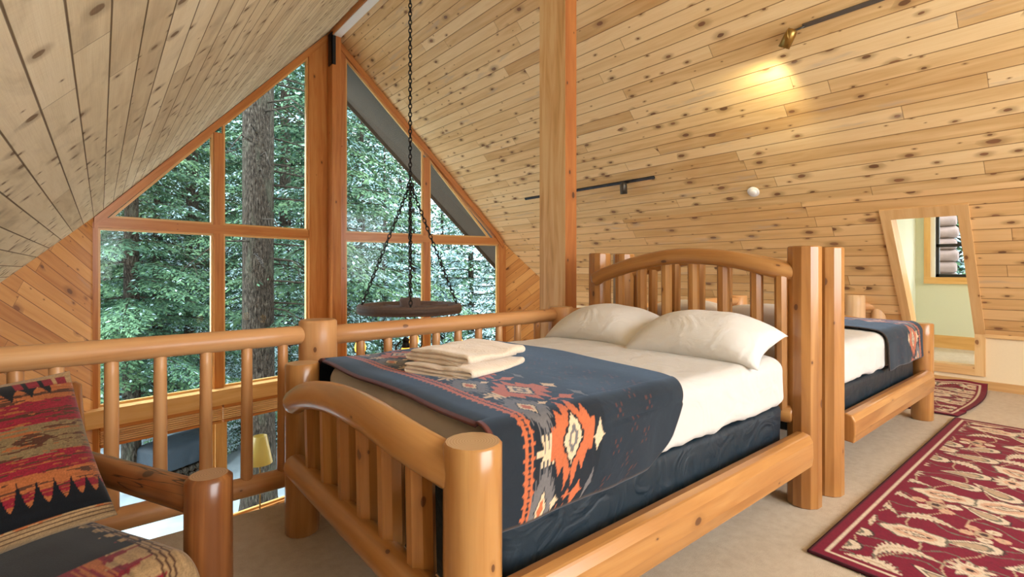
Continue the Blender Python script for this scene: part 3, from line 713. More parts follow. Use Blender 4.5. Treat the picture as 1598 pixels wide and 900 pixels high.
for i, y in enumerate((2.07, 1.888, 1.712, 1.546, 1.385, 1.205)):
    zt = float(np.interp(y, [1.06, 1.22, 1.45, 1.68, 1.90, 2.10], [0.70, 0.735, 0.757, 0.755, 0.732, 0.69]))
    bp('footboard_spindle', lambda mb: mb.log((0.675, y, 0.37), (0.668, y, zt - 0.02), 0.040, None, 8, 0, 0, 0.004, 0.0, i + 40, False, phase=0.39), flat=True)
def side_rail(mb, y):
    s = 1 if y < BO.y else -1
    prof = [(-0.045, 0.250), (-0.052, 0.30), (-0.05, 0.37), (-0.035, 0.402), (-0.005, 0.410), (0.03, 0.405), (0.04, 0.26)]
    mb.prism([(0.79, y + s * a, z) for a, z in prof], (1.87, 0, 0), 0, (1, 0, 0))
for y in (0.985, 2.435):
    o = bp('side_rail', lambda mb: side_rail(mb, y))
    bv = o.modifiers.new('soft_edges', 'BEVEL'); bv.width = 0.008; bv.segments = 2
for y in (1.10, 1.4, 1.71, 2.02, 2.32):
    bp('support_slat', lambda mb: mb.box((0.72, y - 0.04, 0.236), (2.78, y + 0.04, 0.249)))

def rounded_slab(x0, x1, y0, y1, z0, z1, r, nx=60, ny=44, crown=0.0, puff=0.0, seed=0, wrinkle=0.0, hem=0.0):
    """closed cushion-like slab as a lat-long style grid: rings from bottom centre over the side to top centre"""
    cx, cy = (x0 + x1) / 2, (y0 + y1) / 2; hx, hy = (x1 - x0) / 2, (y1 - y0) / 2
    N = 2 * (nx + ny); prof = []
    for k in range(10): prof.append((k / 9 * 0.94, 0, 'b'))
    per = []
    rr = min(0.09, hx, hy)
    def outline(s, inset):
        a, b = hx - inset, hy - inset; rc = max(0.01, rr - inset)
        t = s * 4; ang = s * 2 * PI
        ca, sa = math.cos(ang), math.sin(ang)
        p = 14.0
        q = (abs(ca) ** p + abs(sa) ** p) ** (-1 / p)
        return ca * q * a, sa * q * b
    rings = []
    H = z1 - z0
    for f in (0.05, 0.4, 0.8): rings.append((1 - f, z0, None))
    rings = [(0.02, z0), (0.5, z0), (0.9, z0)]
    ring_in = [(hx * 0 + 0, 0)]
    P = []
    def addring(scale, inset, z):
        row = []
        for k in range(N):
            s = k / N; x, y = outline(s, inset); row.append((cx + x * scale, cy + y * scale, z))
        P.append(row)
    for sc in (0.02, 0.5, 0.9): addring(sc, r * 0.6, z0)
    for k in range(6):
        a = k / 5 * PI / 2; addring(1, r * 0.6 * (1 - math.sin(a)), z0 + r * 0.6 * (1 - math.cos(a)))
    for k in range(1, 9): addring(1, 0, z0 + r * 0.6 + (H - 1.6 * r) * k / 9)
    for k in range(8):
        a = k / 7 * PI / 2; addring(1, r * (1 - math.cos(a)), z1 - r + r * math.sin(a))
    for sc in [0.96 - 0.94 * k / 24 for k in range(25)]: addring(sc, r, z1)
    P = np.array(P)
    nrm = (P - np.array([cx, cy, (z0 + z1) / 2]))
    for i in range(P.shape[0]):
        for k in range(N):
            x, y, z = P[i, k]
            fx = 1 - abs((x - cx) / hx) ** 2.0; fy = 1 - abs((y - cy) / hy) ** 2.0
            if z > z0 + 0.5 * H: P[i, k, 2] += crown * max(0, fx) ** 0.7 * max(0, fy) ** 0.7
            if wrinkle:
                w = mnoise.noise(Vector((x * 5 + seed, y * 5, z * 3))) * 0.6 + mnoise.noise(Vector((x * 13 + seed, y * 13, z * 5))) * 0.4
                onside = z < z1 - r * 0.5
                if onside:
                    ph = (x if abs(abs(y - cy) - hy) < 0.08 else y)
                    w += 0.8 * mnoise.noise(Vector((ph * 22 + seed, z * 4, 3.0))) * (1.2 - (z - z0) / H)
                    d = Vector((x - cx, y - cy)); d = Vector((d.x / hx, d.y / hy)); d.normalize()
                    P[i, k, 0] += d.x * w * wrinkle; P[i, k, 1] += d.y * w * wrinkle
                    if hem and z < z0 + 0.10: P[i, k, 2] += hem * mnoise.noise(Vector((ph * 4 + seed, 1.0, 8.0))) + hem * 0.5 * mnoise.noise(Vector((ph * 13 + seed, 1.0, 8.0)))
                else: P[i, k, 2] += w * wrinkle * 0.6
    return np.concatenate([P, P[:, :1]], 1)
def local(P, org): return P - np.array(org)
def slab_obj(name, P, org, mat, label, cat, group=None, flip=False):
    o = grid_obj(name, local(P, org)[:, ::-1], None, mat); o.location = org
    return tag(o, label, cat, group)
bs = slab_obj('box_spring', rounded_slab(0.80, 2.71, 1.06, 2.38, 0.25, 0.525, 0.03, wrinkle=0.008, seed=3), (BO.x, BO.y, 0.25), M['navy'], 'navy covered box spring in the bed with the towels', 'box spring', 'box springs')
mt = slab_obj('mattress', rounded_slab(0.80, 2.70, 1.045, 2.39, 0.528, 0.765, 0.065, crown=0.02, wrinkle=0.010, seed=11, hem=0.02), (BO.x, BO.y, 0.528), M['sheet'], 'mattress under a white sheet on the bed with the towels', 'mattress', 'made up mattresses')

# ---- patterned blankets
SRGB = lambda r, g_, b: tuple((c / 255 / 12.92 if c / 255 <= 0.04045 else ((c / 255 + 0.055) / 1.055) ** 2.4) for c in (r, g_, b))
rng = np.random.default_rng(5)
def zig(x, n=9.0, amp=1.0): return np.abs(((x * n) % 1.0) - 0.5) * 2 * amp
def paint(col, mask, c): col[mask] = c
def blanket_cols(S, T):
    """S: metres from the foot hem, T: metres across"""
    navy = SRGB(24, 33, 43); col = np.zeros(S.shape + (3,)); col[:] = navy
    ORG, CRM, GRY, BRN, BLK = SRGB(196, 104, 60), SRGB(222, 196, 160), SRGB(112, 108, 108), SRGB(104, 52, 36), SRGB(16, 20, 26)
    jag = ((np.floor(S * 110) * 7.13 + np.floor(T * 9) * 3.1) % 1.0)
    # chain stripe
    def chain(s0):
        t = (T / 0.030) % 1.0; d = np.abs(S - s0); tt = np.abs(t - 0.5)
        rail = (np.abs(d - 0.012) < 0.0055 + 0.004 * (tt < 0.18))
        rung = (d < 0.014) & (tt > 0.40)
        barb = (d < 0.024) & (tt < 0.10) & (d > 0.012)
        paint(col, rail | rung | barb, ORG)
    paint(col, (S > 0.155) & (S < 0.46), SRGB(17, 22, 30))
    chain(0.130); 
    # ikat style diamonds: steps along T give the ragged ends
    def spiky(s0, t0, a, b, n, c, lo=0.45, curve=1.0, fade=0.0):
        """figure whose outline breaks into n spikes pointing across the blanket"""
        ss = S - s0; ts = np.abs(np.round((T - t0) / 0.004) * 0.004)
        q = np.abs(ss) / a; tri = 1 - np.abs(((ss / (2 * a) * n) % 1.0) - 0.5) * 2
        h = b * np.clip(1 - q ** curve * 0.72, 0, 1) * (lo + (1 - lo) * tri)
        paint(col, (q < 1) & (ts < h), c)
        if fade: paint(col, (q < 1) & (ts < h * (1 + fade)) & ((np.floor(S / 0.004) % 2) == 0), c)
    def dia(s0, t0, a, b, c):
        ss = np.round((S - s0) / 0.005) * 0.005; ts = np.round((T - t0) / 0.006) * 0.006
        paint(col, np.abs(ss) / a + np.abs(ts) / b < 1, c)
    def star(s0, t0, a, b):
        spiky(s0, t0, a, b, 5, ORG, 0.55, 1.2)
        dia(s0, t0, a * 0.52, b * 0.55, BLK); dia(s0, t0, a * 0.42, b * 0.45, CRM); dia(s0, t0, a * 0.24, b * 0.26, GRY); dia(s0, t0, a * 0.10, b * 0.12, CRM)
    def eye(s0, t0, a, b):
        spiky(s0, t0, a, b, 7, GRY, 0.6, 1.1, 0.35)
        dia(s0, t0, a * 0.60, b * 0.42, BLK); dia(s0, t0, a * 0.50, b * 0.35, CRM); dia(s0, t0, a * 0.28, b * 0.21, ORG)
    def hourglass(s0, t0, a, b, c):
        ss = np.abs(S - s0); ts = np.abs(np.round((T - t0) / 0.006) * 0.006)
        r = ts / b; paint(col, (r < 1) & (ss < a * (0.20 + 0.75 * r)) & (r < 1.0 - 0.45 * ((np.floor((S - s0 + 1) / 0.008) % 2))), c)
        paint(col, (r < 0.16) & (ss < a * 1.15), c)
    def blip(s0, t0, a, b, c):
        ss = np.abs(S - s0) / a; ts = np.abs(np.round((T - t0) / 0.005) * 0.005) / b
        paint(col, (ss ** 0.75 + ts ** 0.75) < 1.0, c)
    per = 0.30; n = int(T.max() / per) + 2
    for k in range(-1, n):
        t0 = k * per + 0.02
        eye(0.200, t0, 0.055, 0.130)
        hourglass(0.203, t0 + per / 2, 0.040, 0.042, CRM)
        star(0.315, t0 + per / 2 + 0.01, 0.096, 0.150)
        blip(0.268, t0 + 0.005, 0.020, 0.020, CRM); blip(0.375, t0 + 0.01, 0.036, 0.034, ORG); blip(0.325, t0 + 0.012, 0.020, 0.014, ORG)
        blip(0.440, t0 + per / 2, 0.028, 0.046, CRM)
        blip(0.440, t0 + 0.02, 0.016, 0.05, GRY)
        for a_ in range(3):
            for j in range(3):
                for q in range(9):
                    s_ = 0.55 + a_ * 0.085 + (q % 3 - 1) * 0.014; tq = t0 + (j + 0.5 * (a_ % 2)) * per / 3 + (q // 3 - 1) * 0.016
                    if (q % 2) == 0: paint(col, (np.abs(S - s_) < 0.0042) & (np.abs(T - tq) < 0.0055), SRGB(80, 44, 38))
    e_ = np.minimum(np.minimum(S, S.max() - S), np.minimum(T, T.max() - T))
    paint(col, S < 0.016, BRN); paint(col, (e_ < 0.007) & (S > 0.016), SRGB(70, 58, 50))
    col *= (0.92 + 0.16 * rng.random(S.shape))[..., None]
    return col
def make_blanket():
    nS, nT = 230, 420
    y_near, y_far, ztop, r = 1.028, 2.405, 0.785, 0.075; zh = 0.522
    ytop0, ytop1 = y_near + r, y_far - r
    drop = ztop - r - zh; arc = PI / 2 * r; flat = ytop1 - ytop0; total = 2 * drop + 2 * arc + flat
    def sect(t):
        if t < drop: return y_near, zh + t, -1
        t -= drop
        if t < arc: a = t / r; return ytop0 - r * math.cos(a), ztop - r + r * math.sin(a), -0.5
        t -= arc
        if t < flat: return ytop0 + t, ztop, 0
        t -= flat
        if t < arc: a = PI / 2 - t / r; return ytop1 + r * math.cos(a), ztop - r + r * math.sin(a), 0.5
        t -= arc
        return y_far, ztop - r - t, 1
    P = np.zeros((nS, nT, 3)); Sg = np.zeros((nS, nT)); Tg = np.zeros((nS, nT))
    W = 0.94
    for j in range(nT):
        t = total * j / (nT - 1); y, z, side = sect(t)
        near = min(1.0, t / 0.36)                # head-side edge pulls back towards the near hem
        x1 = 1.725 - 0.20 * (1 - near) ** 1.5 - 0.035 * math.exp(-((y - 1.35) / 0.2) ** 2) * (side == 0)
        if t < 0.09: x1 -= 0.10 * (1 - t / 0.09) ** 2
        for i in range(nS):
            f = i / (nS - 1); x0 = 0.782 + 0.006 * math.sin(y * 9)
            x = x0 + (x1 - x0) * f
            nz = mnoise.noise(Vector((x * 4.5, y * 3.5, z * 3.5)))
            fz = max(0, 1 - ((y - 1.7165) / 0.613) ** 2) ** 0.7 * max(0, 1 - abs((x - 1.76) / 0.98) ** 2) ** 0.7
            if side == 0: zz = z + 0.020 * fz + 0.007 * nz + 0.004; yy = y
            elif abs(side) == 0.5: zz = z + 0.004 + 0.007 * nz; yy = y + 0.006 * nz * (1 if side > 0 else -1)
            else:
                low = min(1, (ztop - z) / 0.26)
                yy = y + (1 if side > 0 else -1) * (low * (0.012 + 0.012 * mnoise.noise(Vector((x * 7, 2.0, z * 2)))))
                zz = z + 0.010 * mnoise.noise(Vector((x * 3, 5.0, 0)))
            # the foot hem lifts and waves over the end of the mattress
            if f < 0.06 and side == 0: zz -= 0.012 * (1 - f / 0.06) ** 2
            P[i, j] = (x, yy, zz); Sg[i, j] = f * W; Tg[i, j] = t
    o = grid_obj('bed_blanket', P - np.array((BO.x, BO.y, 0.528)), blanket_cols(Sg, Tg), M['blanket'], thick=0.008)
    o.location = (BO.x, BO.y, 0.528)
    return o
bk = tag(make_blanket(), 'navy blanket with orange motifs spread under the folded towels', 'blanket', 'navy patterned blankets')

# ---- pillows
def pillow_mesh(w, h, t, nu=44, nv=34, seed=0, cols=None, wr=0.012, sag=0.0):
    U, V = np.meshgrid(np.linspace(-1, 1, nu), np.linspace(-1, 1, nv), indexing='ij')
    X = U * w / 2 * (1 - 0.06 * (1 - V ** 2)); Y = V * h / 2 * (1 - 0.07 * (1 - U ** 2))
    B = np.clip((1 - np.abs(U) ** 2.2), 0, 1) * np.clip((1 - np.abs(V) ** 2.2), 0, 1)
    Z = t / 2 * B ** 0.5
    N = np.zeros_like(X)
    for i in range(nu):
        for j in range(nv):
            u_, v_ = X[i, j], Y[i, j]; ee = max(abs(U[i, j]), abs(V[i, j]))
            N[i, j] = 0.6 * mnoise.noise(Vector((u_ * 7 + seed, v_ * 7, 0.3))) + 0.8 * ee ** 4 * mnoise.noise(Vector((u_ * 16 + seed, v_ * 16, 1.3)))
    Zt = Z + N * wr * B ** 0.4; Zb = -Z + N * wr * 0.6 * B ** 0.4
    droop = 0.055 * (np.abs(U) ** 3) * (0.4 + 0.6 * np.abs(V) ** 2) * sag
    Zt = Zt - droop; Zb = Zb - droop
    top = np.stack([X, Y, Zt], -1); bot = np.stack([X, Y, Zb], -1)
    return top, bot
def pillow_obj(name, w, h, t, mat, seed=0, colfn=None, parent=None, nu=44, nv=34, wr=0.012, sag=0.0):
    top, bot = pillow_mesh(w, h, t, nu, nv, seed, wr=wr, sag=sag)
    V = np.concatenate([top.reshape(-1, 3), bot.reshape(-1, 3)]); k = nu * nv
    idx = np.arange(k).reshape(nu, nv)
    a, b, c, d = idx[:-1, :-1].ravel(), idx[1:, :-1].ravel(), idx[1:, 1:].ravel(), idx[:-1, 1:].ravel()
    Q = np.concatenate([np.stack([a, b, c, d], 1), np.stack([d, c, b, a], 1) + k])
    me = bpy.data.meshes.new(name); fast_mesh(me, V, Q)
    me.polygons.foreach_set('use_smooth', np.ones(len(me.polygons), dtype=bool))
    if colfn is not None:
        u_ = np.linspace(0, 1, nu)[:, None] * np.ones(nv); v_ = np.ones(nu)[:, None] * np.linspace(0, 1, nv)[None]
        cc = colfn(u_, v_).reshape(-1, 3); set_cols(me, np.concatenate([cc, cc]))
    me.materials.append(mat)
    o = bpy.data.objects.new(name, me); C.objects.link(o)
    if parent is not None: o.parent = parent
    w_ = o.modifiers.new('weld', 'WELD'); w_.merge_threshold = 0.0004
    return o
def orient(o, loc, xdir, ydir):
    """local x -> xdir, local y -> ydir, local z completes"""
    X = Vector(xdir).normalized(); Y = Vector(ydir); Y = (Y - X * Y.dot(X)).normalized(); Z = X.cross(Y)
    o.matrix_world = Matrix(((X.x, Y.x, Z.x, loc[0]), (X.y, Y.y, Z.y, loc[1]), (X.z, Y.z, Z.z, loc[2]), (0, 0, 0, 1)))
pg = 'white pillows against the log headboards'
p1 = tag(pillow_obj('bed_pillow', 0.71, 0.45, 0.23, M['pillowcase'], 1, sag=1.0), 'plump white pillow beside the thick headboard post, overlapping the other pillow', 'pillow', pg)
orient(p1, (2.43, 1.395, 0.862), (0.10, -1, 0), (0.965, 0, 0.25))
p2 = tag(pillow_obj('bed_pillow', 0.69, 0.45, 0.22, M['pillowcase'], 9, sag=1.0), 'plump white pillow on the railing side of the towel bed', 'pillow', pg)
orient(p2, (2.46, 2.07, 0.862), (0.04, -1, 0), (0.96, 0, 0.28))

# ---- second bed: the same bed turned round, headboards back to back
B2 = Vector((4.085, 1.69, 0))
bed2 = copy_tree(bed); bed2.location = B2; bed2.rotation_euler = (0, 0, PI)
bed2['label'] = 'honey coloured log bed behind the double headboards, beside the dormer opening'
def turned(o, label, dz=0.0, dy=0.0):
    c = o.copy(); C.objects.link(c)
    rel = Matrix.Translation(B2 + Vector((0, dy, dz))) @ Matrix.Rotation(PI, 4, 'Z') @ Matrix.Translation(-BO)
    c.matrix_world = rel @ o.matrix_basis; c['label'] = label; return c
turned(bs, 'navy covered box spring in the bed beside the dormer opening')
turned(mt, 'mattress under a white sheet on the bed beside the dormer opening')
turned(bk, 'navy blanket with orange motifs on the bed beside the dormer opening')
turned(p1, 'white pillow seen between the headboard spindles, on the railing side of the second bed')
turned(p2, 'white pillow behind the thick headboard posts, on the rug side of the second bed', 0, 0.12)

# ---- folded towels
def towel(name, loc, rz, w, d, layers, th, seed, label):
    path = []; gap = th * 1.02; r = gap / 2
    for k in range(layers):
        z = th / 2 + k * gap; xs = np.linspace(-d / 2, d / 2, 14); xs = xs if k % 2 == 0 else xs[::-1]
        sh = 0.014 * math.sin(k * 2.3 + seed)
        path += [(x + sh, z) for x in xs]
        if k < layers - 1:
            s = 1 if k % 2 == 0 else -1; ex = xs[-1] + sh
            for a in np.linspace(-PI / 2, PI / 2, 7)[1:-1]: path.append((ex + s * r * 1.3 * math.cos(a), z + gap / 2 + r * math.sin(a)))
    path = np.array(path); m = len(path)
    tg = np.gradient(path, axis=0); tg /= np.linalg.norm(tg, axis=1)[:, None] + 1e-9; nn = np.stack([-tg[:, 1], tg[:, 0]], 1)
    ring = np.concatenate([path + nn * th * 0.53, (path - nn * th * 0.53)[::-1]]); ring = np.concatenate([ring, ring[:1]])
    ny = 26; P = np.zeros((ny + 2, len(ring), 3))
    for j in range(ny):
        y = -w / 2 + w * j / (ny - 1); yy = 2 * y / w; taper = 1.0 - 0.5 * max(0, abs(yy) - 0.94) / 0.06
        for i, (x, z) in enumerate(ring):
            q = mnoise.noise(Vector((x * 9 + seed, y * 9, z * 12))); q2 = mnoise.noise(Vector((x * 22 + seed, y * 22, z * 30)))
            topf = z / (layers * gap)
            zz = z + (0.010 * q + 0.004 * q2) * topf + 0.008 * topf * math.cos(x / d * 5) * math.cos(yy * 1.5)
            P[j + 1, i] = (x + 0.010 * q, y + 0.006 * q2, zz)
    mir = np.concatenate([P[:, m:2 * m][:, ::-1], P[:, :m][:, ::-1], P[:, m - 1:m]], 1)
    for e_, k_, sg in ((0, 1, -1), (-1, -2, 1)):
        P[e_] = (P[k_] + mir[k_]) / 2; P[e_, :, 1] += sg * 0.004
    o = grid_obj(name, P, None, M['towel']); o.location = loc; o.rotation_euler = (0, 0, rz)
    sd = o.modifiers.new('soft', 'SUBSURF'); sd.levels = 1; sd.render_levels = 1
    return tag(o, label, 'towel', 'folded cream towels on the blanket')
towel('folded_towel', (1.145, 1.685, 0.797), math.radians(109), 0.365, 0.29, 3, 0.0145, 3, 'lower folded cream towel lying on the navy blanket')
towel('folded_towel', (1.16, 1.70, 0.842), math.radians(105), 0.355, 0.28, 3, 0.016, 8, 'upper folded cream towel lying on the other towel')

# ------------------------------------------------------------------ log armchair
ef = Vector((0.46, -0.888, 0)).normalized(); es = Vector((0.888, 0.46, 0)).normalized()
fp = Vector((0.245, 1.70, 0))                    # visible front post
ch = thing('log_armchair', 'log armchair with aztec woven upholstery beside the railing', 'armchair', fp - es * 0.33 - ef * 0.3, 0)
co = Vector(ch.location)
def cp(name, fn, mats=None, flat=False):
    mb = MB(); fn(mb); mb.v = [tuple(Vector(p) - co) for p in mb.v]
    return mb.build(name, mats or [M['chair_log'], M['chair_end']], ch, flat)
for s, q in ((0, 0.0), (1, -0.72)):
    f0 = fp + es * q; b0 = f0 - ef * 0.66
    cp('front_post', lambda mb: mb.log(f0, f0 + Vector((0, 0, 0.602)), 0.064, 0.062, 22, 0, 1, 0.012, 0.02, 3 + s))
    cp('back_post', lambda mb: mb.log(b0, b0 + Vector((0, 0, 0.80)) - ef * 0.10, 0.055, 0.05, 18, 0, 1, 0.012, 0.02, 5 + s))
    cp('arm', lambda mb: mb.log(f0 + Vector((0, 0, 0.525)) - ef * 0.04, b0 + Vector((0, 0, 0.535)), 0.048, 0.044, 18, 0, 1, 0.015, 0.03, 7 + s))
    cp('side_rail', lambda mb: mb.log(f0 + Vector((0, 0, 0.22)), b0 + Vector((0, 0, 0.22)), 0.04, None, 14, 0, 1, 0.01))
cp('front_rail', lambda mb: mb.log(fp + Vector((0, 0, 0.22)), fp - es * 0.72 + Vector((0, 0, 0.22)), 0.045, None, 16, 0, 1, 0.01))
cp('back_rail', lambda mb: mb.log(fp - ef * 0.74 + Vector((0, 0, 0.70)), fp - ef * 0.74 - es * 0.72 + Vector((0, 0, 0.70)), 0.04, None, 16, 0, 1, 0.01))

TAN, RED, BLK_, ORN, OLV, BRW, GRN = SRGB(196, 160, 114), SRGB(150, 36, 52), SRGB(18, 22, 28), SRGB(188, 110, 62), SRGB(138, 116, 80), SRGB(88, 54, 38), SRGB(120, 122, 104)
def slub(u, v, seed, ku=4.0, kv=60.0):
    o = np.zeros_like(u)
    for i in range(u.shape[0]):
        for j in range(u.shape[1]):
            o[i, j] = mnoise.noise(Vector((u[i, j] * ku + seed, v[i, j] * kv, 0.0))) + 0.6 * mnoise.noise(Vector((u[i, j] * ku * 4 + seed, v[i, j] * kv * 2.3, 2.0)))
    return o
def spikes(u, freq, ph=0.0, p=1.8): return np.clip(1 - np.abs(((u * freq + ph) % 1.0) - 0.5) * 2, 0, 1) ** p
def weave(col, fine, seed):
    r = np.random.default_rng(seed)
    return col * (0.58 + 0.42 * np.clip(0.5 + 0.6 * fine, 0, 1))[..., None] * r.uniform(0.82, 1.12, fine.shape)[..., None]
def pillow_cols(u, v):
    f = slub(u, v, 2); w = v + 0.020 * f; col = np.zeros(u.shape + (3,)); col[:] = TAN
    def band(a, b, c): col[(w > a) & (w < b)] = c
    band(0.085, 0.34, ORN); band(0.20, 0.25, RED); band(0.34, 0.45, RED); band(0.45, 0.64, OLV); band(0.64, 0.80, RED); band(0.70, 0.72, BRW); band(0.80, 0.90, ORN); band(0.84, 0.86, BRW)
    mixed = (f > 0.35) & (w > 0.1) & (w < 0.88); col[mixed] = BRW
    mixed = (f < -0.42) & (w > 0.1) & (w < 0.88); col[mixed] = ORN
    dm = np.abs(v - 0.545) / 0.055 + np.abs(((u * 2.1 + 0.05) % 1.0) - 0.5) / 0.20
    col[(np.floor(dm * 5) / 5 < 1.0) & (f > -0.3)] = BRW
    col[(v > 0.085) & (v < 0.17 + 0.20 * spikes(u, 13) * (1.15 - 0.7 * u)) & (u > 0.12)] = BLK_
    col[(v > 0.11) & (v < 0.17 + 0.26 * spikes(u, 9, 0.3)) & (u < 0.36)] = GRN
    col[(v > 0.085) & (v < 0.16) & (u < 0.9)] = BLK_
    col[(v < 0.955) & (v > 0.93 - 0.17 * spikes(u, 11, 0.2) * (1.2 - u) - 0.03) & (u < 0.86)] = BLK_
    col[(v < 0.955) & (v > 0.90) & (u >= 0.70) & (u < 0.97) & (spikes(u, 14) < 0.5)] = RED
    for q in (0.03, 0.05, 0.07): col[np.abs(v - q) < 0.004] = BRW
    return weave(col, f, 2)
def seat_cols(u, v):
    f = slub(u, v, 6, 60.0, 4.0); w = u + 0.02 * f; col = np.zeros(u.shape + (3,)); col[:] = TAN
    col[(v > 0.2) & (f > 0.5)] = OLV
    col[w < 0.60 + 0.13 * spikes(v, 14)] = RED
    col[(w < 0.66) & (f > 0.2)] = ORN
    col[(w > 0.42) & (w < 0.70 + 0.10 * spikes(v, 17, 0.4)) & (v > 0.34) & (v < 0.72)] = BLK_
    col[(w < 0.44 - 0.16 * spikes(v, 12))] = ORN
    col[(w < 0.36 - 0.10 * spikes(v, 12, 0.3))] = RED
    col[(w < 0.16 + 0.10 * spikes(v, 13, 0.3))] = BLK_
    for q in (0.735, 0.75, 0.765): col[(np.abs(u - q + 0.3 * (v - 0.5) ** 2) < 0.003)] = BRW
    return weave(col, f, 6)
def cushion(name, w, d, t, colfn, parent, loc, xd, yd, seed=0):
    n1, n2 = 90, 90
    P = rounded_slab(-w / 2, w / 2, -d / 2, d / 2, 0, t, 0.055, 40, 40, crown=0.02, wrinkle=0.004, seed=seed)
    u = np.clip(P[..., 0] / w + 0.5, 0, 1); v = np.clip(P[..., 1] / d + 0.5, 0, 1)
    o = grid_obj(name, P[:, ::-1], colfn(u, v)[:, ::-1], M['woven'])
    sd = o.modifiers.new('soft', 'SUBSURF'); sd.levels = 1; sd.render_levels = 1
    orient(o, loc, xd, yd)
    if parent is not None:
        o.matrix_world = Matrix.Translation(-Vector(parent.location)) @ o.matrix_world; o.parent = parent
    return o
# densely sampled cushion top so the weave reads
def dense_cushion(name, w, d, t, colfn, parent, loc, xd, yd):
    nu, nv = 170, 150; r = 0.06
    def axis(n, L):
        s = np.linspace(-1, 1, n); arcl = PI / 2 * r; flat = L - 2 * r; side = t - 2 * r; tot = flat + 2 * arcl + 2 * side + 2 * arcl
        return s * tot / 2, flat, arcl, side
    def sect(s, flat, arcl, side):
        a = abs(s); sg = 1 if s >= 0 else -1
        if a < flat / 2: return s, 0.0
        a -= flat / 2
        if a < arcl: th = a / r; return sg * (flat / 2 + r * math.sin(th)), -r * (1 - math.cos(th))
        a -= arcl
        if a < side: return sg * (flat / 2 + r), -r - a
        a -= side; th = min(PI / 2, a / r)
        return sg * (flat / 2 + r * math.cos(th)), -r - side - r * math.sin(th)
    su, fu, au, sdu = axis(nu, w); sv, fv_, av, sdv = axis(nv, d)
    P = np.zeros((nu, nv, 3)); 
    X = [sect(s, fu, au, sdu) for s in su]; Y = [sect(s, fv_, av, sdv) for s in sv]
    for i in range(nu):
        for j in range(nv):
            x, dz1 = X[i]; y, dz2 = Y[j]
            if dz1 < -r and dz2 < -r:            # corner: keep the round vertical edge
                pass
            z = t + dz1 + dz2
            z = max(z, 0.0)
            cr = 0.018 * (1 - (2 * x / w) ** 2) * (1 - (2 * y / d) ** 2) if dz1 == 0 and dz2 == 0 else 0
            P[i, j] = (x, y, z + cr + 0.004 * mnoise.noise(Vector((x * 8, y * 8, z * 8))))
    u, v = np.meshgrid(np.linspace(0, 1, nu), np.linspace(0, 1, nv), indexing='ij')
    o = grid_obj(name, P, colfn(u, v), M['woven'], thick=0.006)
    orient(o, loc, xd, yd)
    o.matrix_world = Matrix.Translation(-Vector(parent.location)) @ o.matrix_world; o.parent = parent
    return o
sc_ = fp - es * 0.36 - ef * 0.26
dense_cushion('seat_cushion', 0.57, 0.66, 0.18, seat_cols, ch, (sc_.x, sc_.y, 0.262), es, -ef)
bc_ = fp - es * 0.36 - ef * 0.60
dense_cushion('back_cushion', 0.56, 0.42, 0.15, seat_cols, ch, (bc_.x - ef.x * 0.12, bc_.y - ef.y * 0.12, 0.60), es, (-ef * 0.3 + Vector((0, 0, 1))))
tp = tag(pillow_obj('throw_pillow', 0.56, 0.50, 0.20, M['woven'], 4, pillow_cols, None, 190, 200, 0.006), 'red, black and tan woven throw pillow leaning in the log armchair', 'pillow')
pc = fp - es * 0.335 - ef * 0.47 + Vector((0, 0, 0.655))
orient(tp, pc, es, (-ef * 0.52 + Vector((0, 0, 0.85))))

